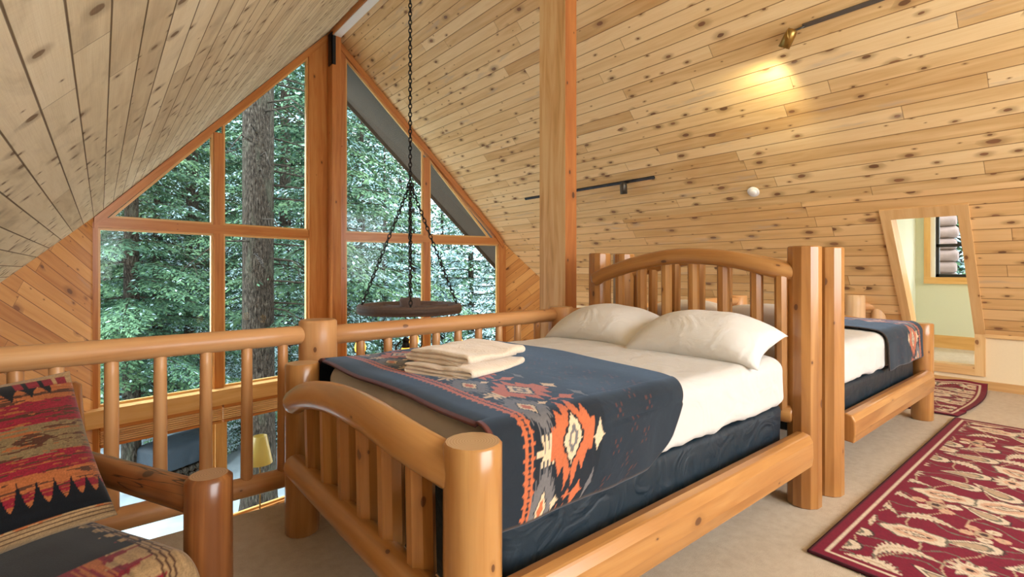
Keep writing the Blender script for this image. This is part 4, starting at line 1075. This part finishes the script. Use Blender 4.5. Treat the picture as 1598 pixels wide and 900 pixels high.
# ------------------------------------------------------------------ rugs
def rug_cols(X, Y, seed, W, L):
    r = np.random.default_rng(seed)
    BURG, CREAM, TANC, SAGE, PINK, DK = SRGB(122, 14, 46), SRGB(216, 198, 174), SRGB(184, 158, 130), SRGB(112, 108, 94), SRGB(206, 166, 138), SRGB(70, 48, 48)
    col = np.zeros(X.shape + (3,)); col[:] = BURG
    # winding stems
    for k in range(int(W / 0.16) + 1):
        x0 = k * 0.16 + 0.05; cx = x0 + 0.05 * np.sin(Y * 11 + k * 1.7) + 0.02 * np.sin(Y * 31 + k)
        m = np.abs(X - cx) < 0.0045; col[m] = SAGE
    for k in range(int(L / 0.19) + 1):
        y0 = k * 0.19 + 0.03; cy = y0 + 0.05 * np.sin(X * 12 + k * 2.1)
        m = np.abs(Y - cy) < 0.004; col[m] = TANC
    cells = []
    step = 0.205
    for a in range(int(W / step) + 1):
        for b in range(int(L / step) + 1):
            cells.append((a * step + step / 2 + r.uniform(-0.03, 0.03) + (0.05 if b % 2 else 0), b * step + step / 2 + r.uniform(-0.03, 0.03), r.choice([0, 1, 1, 2, 2, 3, 3, 4]), r.uniform(-0.7, 0.7) + PI / 2, r.uniform(1.05, 1.45)))
    for (cx, cy, kind, an, s) in cells:
        R = 0.125 * s
        i0 = np.searchsorted(X[:, 0], cx - R); i1 = np.searchsorted(X[:, 0], cx + R)
        j0 = np.searchsorted(Y[0], cy - R); j1 = np.searchsorted(Y[0], cy + R)
        if i1 <= i0 or j1 <= j0: continue
        x = X[i0:i1, j0:j1] - cx; y = Y[i0:i1, j0:j1] - cy
        ca, sa = math.cos(an), math.sin(an); px_, py_ = x * ca + y * sa, -x * sa + y * ca
        sub = col[i0:i1, j0:j1]
        rad = np.hypot(px_, py_); th = np.arctan2(py_, px_)
        if kind == 0:                             # rosette
            pet = 0.070 * s * (0.78 + 0.22 * np.cos(10 * th))
            sub[rad < pet + 0.008] = SAGE; sub[rad < pet] = CREAM
            sub[(rad < pet * 0.85) & (np.abs(np.sin(5 * th)) < 0.16) & (rad > 0.02)] = TANC
            sub[rad < 0.026 * s] = PINK; sub[rad < 0.012 * s] = DK
        elif kind == 1:                           # curved feather leaf
            bx = px_; by = py_ - 6.0 * px_ ** 2 + 0.02
            wdt = 0.034 * s * np.clip(1 - (np.abs(bx) / (0.098 * s)) ** 2, 0, 1) * (0.75 + 0.25 * np.cos(bx * 300))
            ins = np.abs(bx) < 0.098 * s
            sub[ins & (np.abs(by) < wdt + 0.006)] = SAGE; sub[ins & (np.abs(by) < wdt)] = CREAM
            sub[ins & (np.abs(by) < 0.0035)] = TANC
        elif kind == 2:                           # big tulip / palmette
            d = (px_ / (0.098 * s)) ** 2 + (py_ / (0.055 * s)) ** 2
            edge = 1 + 0.18 * np.cos(7 * th)
            sub[d < edge * 1.2] = SAGE; sub[d < edge] = CREAM; sub[d < 0.45] = PINK
            d2 = (np.abs(px_) / (0.05 * s)) + (np.abs(py_) / (0.018 * s)); sub[d2 < 1.15] = DK; sub[d2 < 0.9] = CREAM; sub[d2 < 0.35] = SAGE
        elif kind == 3:                           # paisley
            d = (px_ / (0.09 * s)) ** 2 + (py_ / (0.030 * s * np.clip(1.15 - px_ / (0.09 * s) * 0.8, 0.2, 2))) ** 2
            sub[d < 1.25] = DK; sub[d < 1.05] = CREAM; sub[d < 0.55] = SAGE; sub[d < 0.35] = TANC
        else:                                     # spray of small buds
            for q in range(5):
                qx, qy = 0.055 * s * math.cos(q * 1.26), 0.055 * s * math.sin(q * 1.26)
                rr_ = np.hypot(px_ - qx, py_ - qy); sub[rr_ < 0.023 * s] = CREAM if q % 2 else PINK
                sub[rr_ < 0.009] = TANC
            sub[rad < 0.03 * s] = TANC; sub[rad < 0.014 * s] = DK
    e_ = np.minimum(np.minimum(X, W - X), np.minimum(Y, L - Y))
    col[e_ < 0.085] = BURG
    col[(e_ > 0.048) & (e_ < 0.066)] = CREAM; col[(e_ > 0.055) & (e_ < 0.059)] = TANC
    col[e_ < 0.008] = SRGB(70, 20, 34)
    col *= (0.88 + 0.24 * r.random(X.shape))[..., None]
    return col
def rug(name, x0, y0, W, L, seed, label, curl=None, step=0.0075, group=None):
    nx, ny = int(W / step), int(L / step)
    X, Y = np.meshgrid(np.linspace(0, W, nx), np.linspace(0, L, ny), indexing='ij')
    Z = np.full_like(X, 0.010)
    Xw, Yw = X + x0, Y + y0
    if curl is not None: Xw, Yw, Z = curl(Xw, Yw, Z)
    P = np.stack([Xw, Yw, Z], -1); org = np.array((x0 + W / 2, y0 + L / 2, 0.0))
    o = grid_obj(name, P - org, rug_cols(X, Y, seed, W, L), M['rug'], thick=0.010); o.location = org
    return tag(o, label, 'rug', group)
rug('floral_rug', 2.315, -1.15, 3.02, 1.99, 3, 'long burgundy rug with cream flowers along the two beds', group='burgundy floral rugs')
def curl(X, Y, Z):
    d = np.clip((X - 6.55) / 0.33, 0, 1); Z = Z + 0.055 * d ** 2 + 0.012 * d * np.sin(Y * 14)
    e_ = np.clip((0.95 - Y) / 0.15, 0, 1); Z = Z + 0.02 * e_ ** 2 * (X > 5.6)
    return X, Y + 0.10 * ((X - 5.4) / 1.45) * 0 - 0.05 * np.sin(np.clip((X - 5.4) / 1.45, 0, 1) * PI), Z
rug('floral_rug', 5.40, 0.83, 1.46, 1.6, 9, 'smaller burgundy rug with a curled edge in front of the dormer opening', curl, 0.0085, 'burgundy floral rugs')

# ------------------------------------------------------------------ wagon wheel chandelier
CX, CY, CZ = XR, 5.43, 0.745
cd = thing('wagon_wheel_chandelier', 'weathered wagon wheel chandelier hung on chains with oil lanterns over the living room', 'chandelier', (CX, CY, CZ))
mb = MB(); R0 = 0.61
mb.lathe([(R0 - 0.055, -0.05), (R0, -0.052), (R0 + 0.006, -0.02), (R0 + 0.006, 0.02), (R0, 0.052), (R0 - 0.055, 0.05), (R0 - 0.055, -0.05)], 48); mb.build('rim', M['wheel'], cd)
mb = MB(); mb.lathe([(R0 + 0.002, -0.028), (R0 + 0.011, -0.028), (R0 + 0.011, 0.028), (R0 + 0.002, 0.028)], 48); mb.build('rim_band', M['rust'], cd)
mb = MB(); mb.lathe([(0, -0.10), (0.09, -0.10), (0.115, -0.05), (0.12, 0.02), (0.125, 0.10), (0.118, 0.125), (0.06, 0.13), (0.05, 0.11), (0, 0.11)], 24); mb.build('hub', M['wheel'], cd)
for k in range(12):
    a = 2 * PI * k / 12 + 0.1
    mb = MB(); mb.tube([(0.10 * math.cos(a), 0.10 * math.sin(a), 0.0), (0.33 * math.cos(a), 0.33 * math.sin(a), 0.0), (0.57 * math.cos(a), 0.57 * math.sin(a), 0.0)], [0.03, 0.02, 0.026], 8); mb.build('spoke', M['wheel'], cd)
def chain(mb, a, b, pitch=0.050, R=0.027, r=0.0068):
    a, b = Vector(a), Vector(b); d = b - a; n = max(2, int(d.length / pitch)); t = d.normalized(); s = t.orthogonal().normalized(); q = t.cross(s)
    for i in range(n + 1):
        mb.torus(a + d * (i / n), s if i % 2 else q, R + r, r, 10, 5, 0, 0.55, t)
ZC = 2.22 - CZ
mb = MB(); chain(mb, (0, 0, ZC), (0, 0, 4.9 - CZ)); mb.torus((0, 0, ZC), (0.5, 1, 0), 0.035, 0.009, 16, 8); mb.build('main_chain', M['iron'], cd)
for k in range(4):
    a = math.radians(-39.5 + 12) + k * PI / 2
    mb = MB(); chain(mb, (0.56 * math.cos(a), 0.56 * math.sin(a), 0.05), (0.02 * math.cos(a), 0.02 * math.sin(a), ZC - 0.03)); mb.build('chain', M['iron'], cd)
for k in range(4):
    a = math.radians(-39.5 + 7) + k * PI / 2; lx, ly = 0.585 * math.cos(a), 0.585 * math.sin(a); lz = -0.62
    lan = MB(); lan.lathe([(0, 0), (0.075, 0), (0.085, 0.015), (0.08, 0.05), (0.05, 0.07), (0.035, 0.085), (0, 0.085)], 18, 0, (lx, ly, lz)); lo = lan.build('lantern', M['brass'], cd)
    mb = MB(); mb.lathe([(0.035, 0.085), (0.06, 0.12), (0.068, 0.165), (0.055, 0.21), (0.036, 0.24)], 18, 0, (lx, ly, lz)); mb.build('globe', M['amber'], lo)
    mb = MB(); mb.lathe([(0.012, 0.10), (0.022, 0.135), (0.014, 0.165), (0.0, 0.19)], 10, 0, (lx, ly, lz)); mb.build('flame', M['flame'], lo)
    mb = MB(); mb.lathe([(0.04, 0.235), (0.05, 0.25), (0.035, 0.28), (0.035, 0.31), (0.05, 0.315), (0.02, 0.345), (0, 0.35)], 16, 0, (lx, ly, lz)); mb.build('cap', M['iron'], lo)
    mb = MB()
    for s in (1, -1):
        dx, dy = -math.sin(a) * s, math.cos(a) * s
        mb.tube([(lx + dx * 0.07, ly + dy * 0.07, lz + 0.03), (lx + dx * 0.105, ly + dy * 0.105, lz + 0.09), (lx + dx * 0.105, ly + dy * 0.105, lz + 0.25), (lx + dx * 0.05, ly + dy * 0.05, lz + 0.31)], 0.010, 8)
    mb.build('side_tube', M['iron'], lo)
    mb = MB(); mb.tube([(lx, ly, lz + 0.35), (lx, ly, lz + 0.45), (lx, ly, -0.05)], 0.005, 6); mb.build('hook', M['iron'], lo)
    pl = bpy.data.lights.new('lantern_light', 'POINT'); pl.energy = 3.0; pl.color = (1.0, 0.62, 0.22); pl.shadow_soft_size = 0.05
    po_ = bpy.data.objects.new('lantern_light', pl); C.objects.link(po_); po_.parent = cd; po_.location = (lx, ly, lz + 0.15)

# ------------------------------------------------------------------ track lights and smoke detector
def on_right(x, y, off): p = Vector((x, y, zrr(x))); return p - nr * off
def track_light(name, x, y0, y1, heads, label, metal, headmat, bright):
    o = thing(name, label, 'track light', on_right(x, (y0 + y1) / 2, 0.0)); org = Vector(o.location)
    sl = Vector((1, 0, -SR)).normalized()
    mb = MB(); p = [on_right(x, y0, 0.001) - sl * 0.017, on_right(x, y0, 0.001) + sl * 0.017, on_right(x, y1, 0.001) + sl * 0.017, on_right(x, y1, 0.001) - sl * 0.017]
    mb.prism([q - org for q in p], -nr * 0.022, 0, (0, 1, 0)); mb.build('track', metal, o)
    for hy, aim in heads:
        c = on_right(x, hy, 0.022) - org
        mb = MB(); mb.tube([c, c - nr * 0.015, c - nr * 0.025 + Vector((0, 0.03, 0)), c - nr * 0.03 + Vector((0, 0.07, 0))], 0.008, 8)
        st = mb.build('stem', M['gunmetal'], o)
        h0 = c - nr * 0.045 + Vector((0, 0.085, 0.0)); ax = Vector(aim).normalized()
        mb = MB(); mb.lathe([(0, 0.0), (0.028, 0.003), (0.042, 0.02), (0.047, 0.045), (0.047, 0.155), (0.042, 0.155), (0.04, 0.11), (0, 0.108)], 20, 0, h0 - ax * 0.03, ax); hd = mb.build('lamp_head', headmat, o)
        mb = MB(); mb.lathe([(0.0, 0.145), (0.03, 0.142), (0.036, 0.12), (0.02, 0.111)], 16, 0, h0 - ax * 0.03, ax); mb.build('bulb', M['bulb'] if bright else M['white_plastic'], hd)
        mb = MB(); mb.torus(h0 + ax * 0.02, (0, 1, 0), 0.055, 0.005, 18, 6); mb.build('yoke', M['brass'] if bright else M['gunmetal'], hd)
        if bright:
            sp = bpy.data.lights.new('track_spot', 'SPOT'); sp.energy = bright; sp.color = (1.0, 0.80, 0.42); sp.spot_size = math.radians(125); sp.spot_blend = 0.5; sp.shadow_soft_size = 0.03
            so = bpy.data.objects.new('track_spot', sp); C.objects.link(so); so.parent = o; so.location = h0 + ax * 0.14
            so.rotation_euler = ax.to_track_quat('-Z', 'Y').to_euler()
    return o
track_light('track_light', 4.60, 0.2, 1.70, [(1.69, (0.14, 0.5, -0.75))], 'lit antique brass track light on a grey track high on the warm ceiling', M['steel'], M['brass'], 30.0)
track_light('track_light', 5.44, 3.75, 6.25, [(4.12, (0.10, 0.02, -1.0))], 'unlit dark track light on a black track behind the tall post', M['track'], M['gunmetal'], 0)
sd_p = on_right(5.72, 2.63, 0.0)
sdo = thing('smoke_detector', 'round white smoke detector on the warm pine slope above the headboards', 'smoke detector', sd_p)
mb = MB(); mb.lathe([(0, 0.0), (0.062, 0.0), (0.066, 0.012), (0.06, 0.024), (0.0, 0.026)], 28, 0, (0, 0, 0), -nr); mb.build('base', M['white_plastic'], sdo)
mb = MB(); mb.lathe([(0.045, 0.024), (0.045, 0.036), (0.035, 0.046), (0, 0.048)], 24, 0, (0, 0, 0), -nr); mb.build('cap', M['white_plastic'], sdo)

# ------------------------------------------------------------------ floor lamp in the living room below
lp = thing('floor_lamp', 'floor lamp with a yellow cone shade in front of the lower window', 'lamp', (1.575, 7.0, -2.65))
mb = MB(); mb.lathe([(0, 0), (0.15, 0), (0.15, 0.02), (0.03, 0.05), (0, 0.05)], 24); mb.build('base', M['brass'], lp)
mb = MB(); mb.tube([(0, 0, 0.04), (0, 0, 0.7), (0, 0, 1.45)], 0.009, 10); mb.build('pole', M['brass'], lp)
mb = MB(); mb.lathe([(0.148, 1.38), (0.082, 1.73), (0.079, 1.73), (0.145, 1.38)], 28); mb.build('lamp_shade', M['lampshade'], lp)

# ------------------------------------------------------------------ outdoors: snowy ground, forest
def gz(x, y):
    d = max(0.0, y - 20.0)
    return -3.8 + 0.17 * d + 0.20 * max(0.0, y - 27.0) + 0.35 * mnoise.noise(Vector((x * 0.16, y * 0.16, 0))) + 0.08 * mnoise.noise(Vector((x * 0.9, y * 0.9, 2)))
nx, ny = 120, 110
Pg = np.zeros((nx, ny, 3))
for i in range(nx):
    for j in range(ny):
        x = -34 + 94 * i / (nx - 1); y = 8.6 + 60 * (j / (ny - 1)) ** 1.3; Pg[i, j] = (x, y, gz(x, y))
go = struct(grid_obj('ground_snow', Pg, None, M['snow']), 'snow covered forest ground')

def conifer(seed, H, zlow, Rm, snow, blade=0.11, dens=1.0, droop=0.35, trunk_r=0.16, spacing=0.34, lean=0.0, up=0.1):
    r = np.random.default_rng(seed); base = []; tip = []; wid = []; cols = []; sticks = []
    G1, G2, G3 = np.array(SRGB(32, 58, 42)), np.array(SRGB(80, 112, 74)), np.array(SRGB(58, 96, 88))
    SN = np.array(SRGB(172, 204, 212))
    h = zlow; az = r.uniform(0, 6.28)
    while h < H - 0.15:
        fr = (h - zlow) / (H - zlow); L = (Rm * (1 - fr) ** 0.85 + 0.15) * r.uniform(0.75, 1.15)
        nb = 5 if L > 0.6 else 4
        for b in range(nb):
            az += 2.4 + r.uniform(-0.3, 0.3); Lb = L * r.uniform(0.75, 1.1); d = np.array([math.cos(az), math.sin(az)])
            side = np.array([-d[1], d[0]]); dr = droop * r.uniform(0.7, 1.3)
            def pt(t): return np.array([d[0] * Lb * t, d[1] * Lb * t, h + Lb * (up * t - dr * t * t)])
            sticks.append((pt(0), pt(0.5), pt(1.0)))
            ns = max(3, int(Lb / 0.11 * dens)); g0 = r.random(); bs_ = r.random() < snow
            for k in range(ns):
                t = 0.12 + 0.88 * (k + r.random() * 0.5) / ns
                p = pt(min(t, 1)); sg = 1 if k % 2 else -1
                l2 = Lb * 0.30 * (1.12 - t * 0.85) * r.uniform(0.7, 1.2) + 0.06
                dd = np.array([*(d * 0.72 + side * sg * 0.72), -0.28 - dr * t]); dd /= np.linalg.norm(dd)
                nb2 = max(2, int(l2 / (blade * 0.52) * dens))
                m_ = nb2 * 2 + 1
                tt = np.repeat(np.arange(nb2), 2) / nb2; tt = np.append(tt, 0.92)
                o_ = p + dd * (tt * l2)[:, None] + np.array([0, 0, -1]) * (0.12 * l2 * tt ** 2)[:, None]
                lat = np.cross(dd, [0, 0, 1]); lat /= np.linalg.norm(lat)
                sgn = np.where(np.arange(m_) % 2 == 0, 1, -1).astype(float); sgn[-1] = 0
                bd = dd * 0.75 + lat * (sgn * 0.65)[:, None] + r.normal(0, 0.16, (m_, 3)); bd[:, 2] -= 0.12
                bd /= np.linalg.norm(bd, axis=1)[:, None]
                ln = blade * r.uniform(0.7, 1.25, m_)
                base.append(o_); tip.append(o_ + bd * ln[:, None]); wid.append(ln * 0.21)
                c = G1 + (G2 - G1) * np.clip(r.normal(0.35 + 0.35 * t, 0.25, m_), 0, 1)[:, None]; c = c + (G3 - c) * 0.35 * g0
                if bs_:
                    sm = (r.random(m_) < 0.62); c[sm] = SN * r.uniform(0.75, 1.05, (sm.sum(), 1))
                elif snow > 0.05:
                    sm = (r.random(m_) < snow * 0.35); c[sm] = SN * r.uniform(0.7, 1.0, (sm.sum(), 1))
                cols.append(c)
        h += spacing * r.uniform(0.7, 1.25) * (1.0 - 0.45 * fr)
    B = np.concatenate(base); T = np.concatenate(tip); W = np.concatenate(wid); Cc = np.concatenate(cols); n = len(B)
    ax = T - B; s = np.cross(ax, np.array([0, 0, 1.0]) + r.normal(0, 0.5, (n, 3))); s /= np.linalg.norm(s, axis=1)[:, None] + 1e-9
    mid = B + ax * 0.45
    V = np.stack([B, mid + s * W[:, None], T, mid - s * W[:, None]], 1).reshape(-1, 3)
    Q = np.arange(4 * n).reshape(n, 4)
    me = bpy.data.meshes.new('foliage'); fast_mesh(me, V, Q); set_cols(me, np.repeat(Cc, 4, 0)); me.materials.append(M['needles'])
    mb = MB(); mb.tube([(0, 0, -0.8), (0, 0, H * 0.2), (0, 0, H * 0.5), (0, 0, H * 0.85), (0, 0, H)], [trunk_r * 1.25, trunk_r * 1.0, trunk_r * 0.75, trunk_r * 0.3, 0.02], 14, wob=0.08, seed=seed)
    for a_, b_, c_ in sticks: mb.tube([a_, b_, c_], [0.018, 0.012, 0.004], 4)
    return me, mb
protos = {}
def proto(key, *a, **k): protos[key] = conifer(*a, **k)
proto('near', 1, 15.0, 2.3, 2.7, 0.06, 0.115, 1.15, 0.18, 0.17, 0.50, up=-0.04)
proto('tall', 2, 21.0, 4.5, 3.1, 0.10, 0.14, 0.8, 0.30, 0.22, 0.55, up=0.05)
proto('snowy', 3, 9.0, 0.4, 2.2, 0.62, 0.12, 1.0, 0.28, 0.11, 0.33)
proto('mid', 4, 13.0, 0.6, 2.4, 0.30, 0.14, 0.85, 0.30, 0.14, 0.42)
LB = {'near': 'slender green spruce with long drooping branches', 'tall': 'tall dark conifer', 'snowy': 'snow dusted young spruce', 'mid': 'bushy spruce with snow on its lower branches'}
first = {}
def tree(kind, x, y, rz, s, label, group='conifers outside the glass'):
    z = gz(x, y) - 0.1
    if kind not in first:
        me, mb = protos[kind]
        t = thing('conifer_tree', label, 'tree', (x, y, z), rz, group)
        f = bpy.data.objects.new('foliage', me); C.objects.link(f); f.parent = t
        mb.build('trunk', M['bark'], t); first[kind] = t
    else:
        t = copy_tree(first[kind]); t.location = (x, y, z); t.rotation_euler = (0, 0, rz); t['label'] = label
    t.scale = (s, s, s); return t
# the one big bare trunk close to the glass
bx_, by_ = 2.51, 11.28
bt = thing('conifer_tree', 'huge bare conifer trunk close to the glass', 'tree', (bx_, by_, gz(bx_, by_) - 0.2), 0, 'conifers outside the glass')
mb = MB(); mb.tube([(0, 0, -0.3), (0, 0, 0.0), (0, 0, 0.5), (0, 0, 2), (0, 0, 5), (0, 0, 9), (0, 0, 14), (0.1, 0, 22)], [0.46, 0.42, 0.35, 0.315, 0.30, 0.285, 0.26, 0.15], 36, wob=0.08, seed=4)
mb.build('trunk', M['bark'], bt)
rr = random.Random(3)
mb = MB()
for k in range(26):
    z = rr.uniform(4.2, 9.5); a = rr.uniform(-1.9, 0.9) - 0.6; L = rr.uniform(0.6, 1.9)
    d = Vector((math.cos(a), math.sin(a), 0)); p0 = d * 0.27 + Vector((0, 0, z)); p1 = p0 + d * L * 0.5 + Vector((0, 0, -0.05)); p2 = p0 + d * L + Vector((0, 0, -0.35 * L))
    mb.tube([p0, p1, p2], [0.022, 0.014, 0.004], 5)
    for q in range(4):
        t = 0.35 + 0.16 * q; s0 = p0.lerp(p2, t); e2 = s0 + (d * 0.25 + Vector((-d.y, d.x, 0)) * (0.3 if q % 2 else -0.3) + Vector((0, 0, -0.18)))
        mb.tube([s0, s0.lerp(e2, 0.5), e2], [0.007, 0.005, 0.002], 4)
mb.build('dead_branch', M['bark'], bt)
tr = [('mid', -0.65, 31.63, 0.3, 1.5, 'between the stud and the thin spruce'), ('mid', 0.45, 33.31, 2.2, 1.6, 'second row, behind the thin spruce'), ('mid', 2.46, 39.43, 1.2, 1.9, 'third row, between the two trunks'), ('mid', 4.66, 38.91, 4.2, 1.9, 'third row, by the window mullion'), ('mid', 5.28, 34.52, 5.2, 1.8, 'second row, by the window mullion'), ('mid', 7.6, 36.49, 0.9, 2.0, 'third row, behind the bare trunk'), ('mid', 10.19, 35.65, 3.9, 2.0, 'third row, beside the bare trunk'), ('mid', 13.13, 29.34, 0.4, 1.5, 'second row, behind the slanting chain'), ('mid', 12.51, 32.45, 2.6, 1.9, 'third row, behind the centre post'),
      ('near', 0.55, 14.58, 0.4, 1.0, 'beside the boarded wall, thin trunk showing'), ('near', -0.94, 18.91, 2.0, 0.95, 'behind the pale ceiling slope'), ('tall', 4.55, 12.57, 1.0, 1.0, 'hidden behind the centre post, boughs hanging over both windows'),
      ('tall', 2.4, 20.05, 2.4, 1.0, 'between the thin spruce and the big trunk'), ('tall', 5.13, 19.09, 3.5, 1.0, 'just beyond the big bare trunk'), ('mid', 1.39, 19.58, 1.1, 1.0, 'behind the thin trunk'), ('mid', 0.05, 25.87, 4.1, 1.2, 'far behind the stud of the boarded wall'),
      ('mid', 3.81, 23.42, 0.2, 1.15, 'behind the window mullion'), ('snowy', 3.13, 15.82, 2.2, 0.62, 'at the foot of the big trunk'), ('snowy', 4.2, 15.32, 0.8, 0.72, 'right beside the big trunk'), ('snowy', 5.42, 18.21, 4.0, 0.9, 'next to the centre post board'),
      ('mid', 6.86, 16.37, 3.0, 1.0, 'behind the chandelier rim'), ('snowy', 7.02, 14.95, 5.1, 1.0, 'behind the slanting chandelier chain'), ('mid', 10.19, 20.11, 1.9, 1.0, 'behind the chandelier chains'), ('snowy', 9.18, 17.05, 0.3, 1.1, 'behind the chandelier hub'),
      ('snowy', 10.3, 14.84, 2.9, 1.18, 'whose tip shows under the roof overhang'), ('snowy', 11.08, 18.08, 1.2, 1.15, 'behind the mullion beside the chandelier'), ('mid', 14.07, 18.21, 0.9, 0.8, 'beside the jamb of the boarded wall'), ('snowy', 10.49, 13.39, 3.7, 0.85, 'low beside the jamb of the boarded wall'),
      ('mid', 15.05, 23.88, 2.2, 0.8, 'far off under the roof overhang'), ('mid', 10.77, 26.11, 5.0, 1.25, 'far off behind the window post'), ('mid', 9.27, 29.94, 0.6, 1.5, 'far off beside the centre board'), ('mid', 6.49, 29.63, 3.3, 1.6, 'far off behind the big trunk'), ('mid', 3.4, 33.47, 1.4, 1.6, 'far off between the trunks'),
      ('mid', 0.93, 36.8, 2.6, 1.6, 'far off behind the thin spruce'), ('mid', 15.78, 29.76, 4.4, 1.1, 'farthest behind the chandelier'), ('mid', -0.27, 46.86, 1.7, 2.0, 'on the hill behind the thin spruce'), ('mid', 2.54, 47.13, 2.7, 2.1, 'on the hill behind the thin spruce trunk'), ('mid', 5.96, 43.02, 3.7, 2.1, 'on the hill behind the window mullion'), ('mid', 8.42, 44.88, 0.7, 2.2, 'on the hill next to the bare trunk'), ('mid', 10.26, 40.78, 4.7, 2.2, 'on the hill behind the bare trunk'), ('mid', 12.9, 42.49, 5.7, 2.2, 'on the hill beside the centre board'), ('mid', 15.95, 38.68, 1.0, 1.9, 'on the hill behind the hanging boughs'), ('mid', 18.85, 40.18, 2.0, 1.3, 'on the hill behind the slanting chain'), ('mid', 22.3, 33.46, 3.0, 0.9, 'on the hill behind the snowy spruce'), ('mid', 2.45, 27.78, 2.9, 1.3, 'mid distance, between the two trunks'), ('mid', 1.05, 23.1, 0.9, 1.1, 'straight behind the thin trunk'), ('tall', 4.7, 27.22, 2.9, 1.0, 'mid distance, behind the mullion'), ('snowy', 5.17, 13.88, 2.0, 0.8, 'behind the railing post'),
      ('snowy', 1.6, 20.18, 0.3, 0.46, 'low, between the thin trunk and the mullion'), ('snowy', 2.5, 18.67, 1.9, 0.5, 'low, in front of the window mullion'), ('snowy', 0.55, 21.57, 4.9, 0.5, 'low, behind the thin trunk'), ('tall', -0.82, 23.35, 0.5, 1.0, 'behind the boarded wall')]
for k, x, y, rz, s, where in tr:
    tree(k, x, y, rz, s, LB[k] + ' ' + where)
for i, (x, y) in enumerate(((13.0, 0.2), (14.0, 2.2), (12.5, 3.0))):
    tree('mid', x, y, i * 1.3, 1.0, LB['mid'] + (' outside the dormer window', ' outside the dormer, behind the porch post', ' outside the dormer, behind the log wall')[i])
# tarp covered stack in the snow
sx, sy = 1.54, 14.53; sz = gz(sx, sy)
ts = thing('covered_woodpile', 'woodpile under a dark blue tarp in the snow below the window', 'woodpile', (sx, sy, sz), 0.5)
P = rounded_slab(-0.85, 0.85, -0.5, 0.5, 0.35, 0.85, 0.08, 20, 16, crown=0.1, wrinkle=0.03, seed=2)
grid_obj('tarp', P[:, ::-1], None, M['tarp'], ts)
mb = MB(); rr = random.Random(8)
for a in range(10):
    for b in range(3): mb.log((-0.72 + a * 0.16, -0.47, -0.06 + b * 0.15), (-0.72 + a * 0.16, 0.47, -0.06 + b * 0.15), 0.075, n=8)
mb.build('firewood', M['bark'], ts)
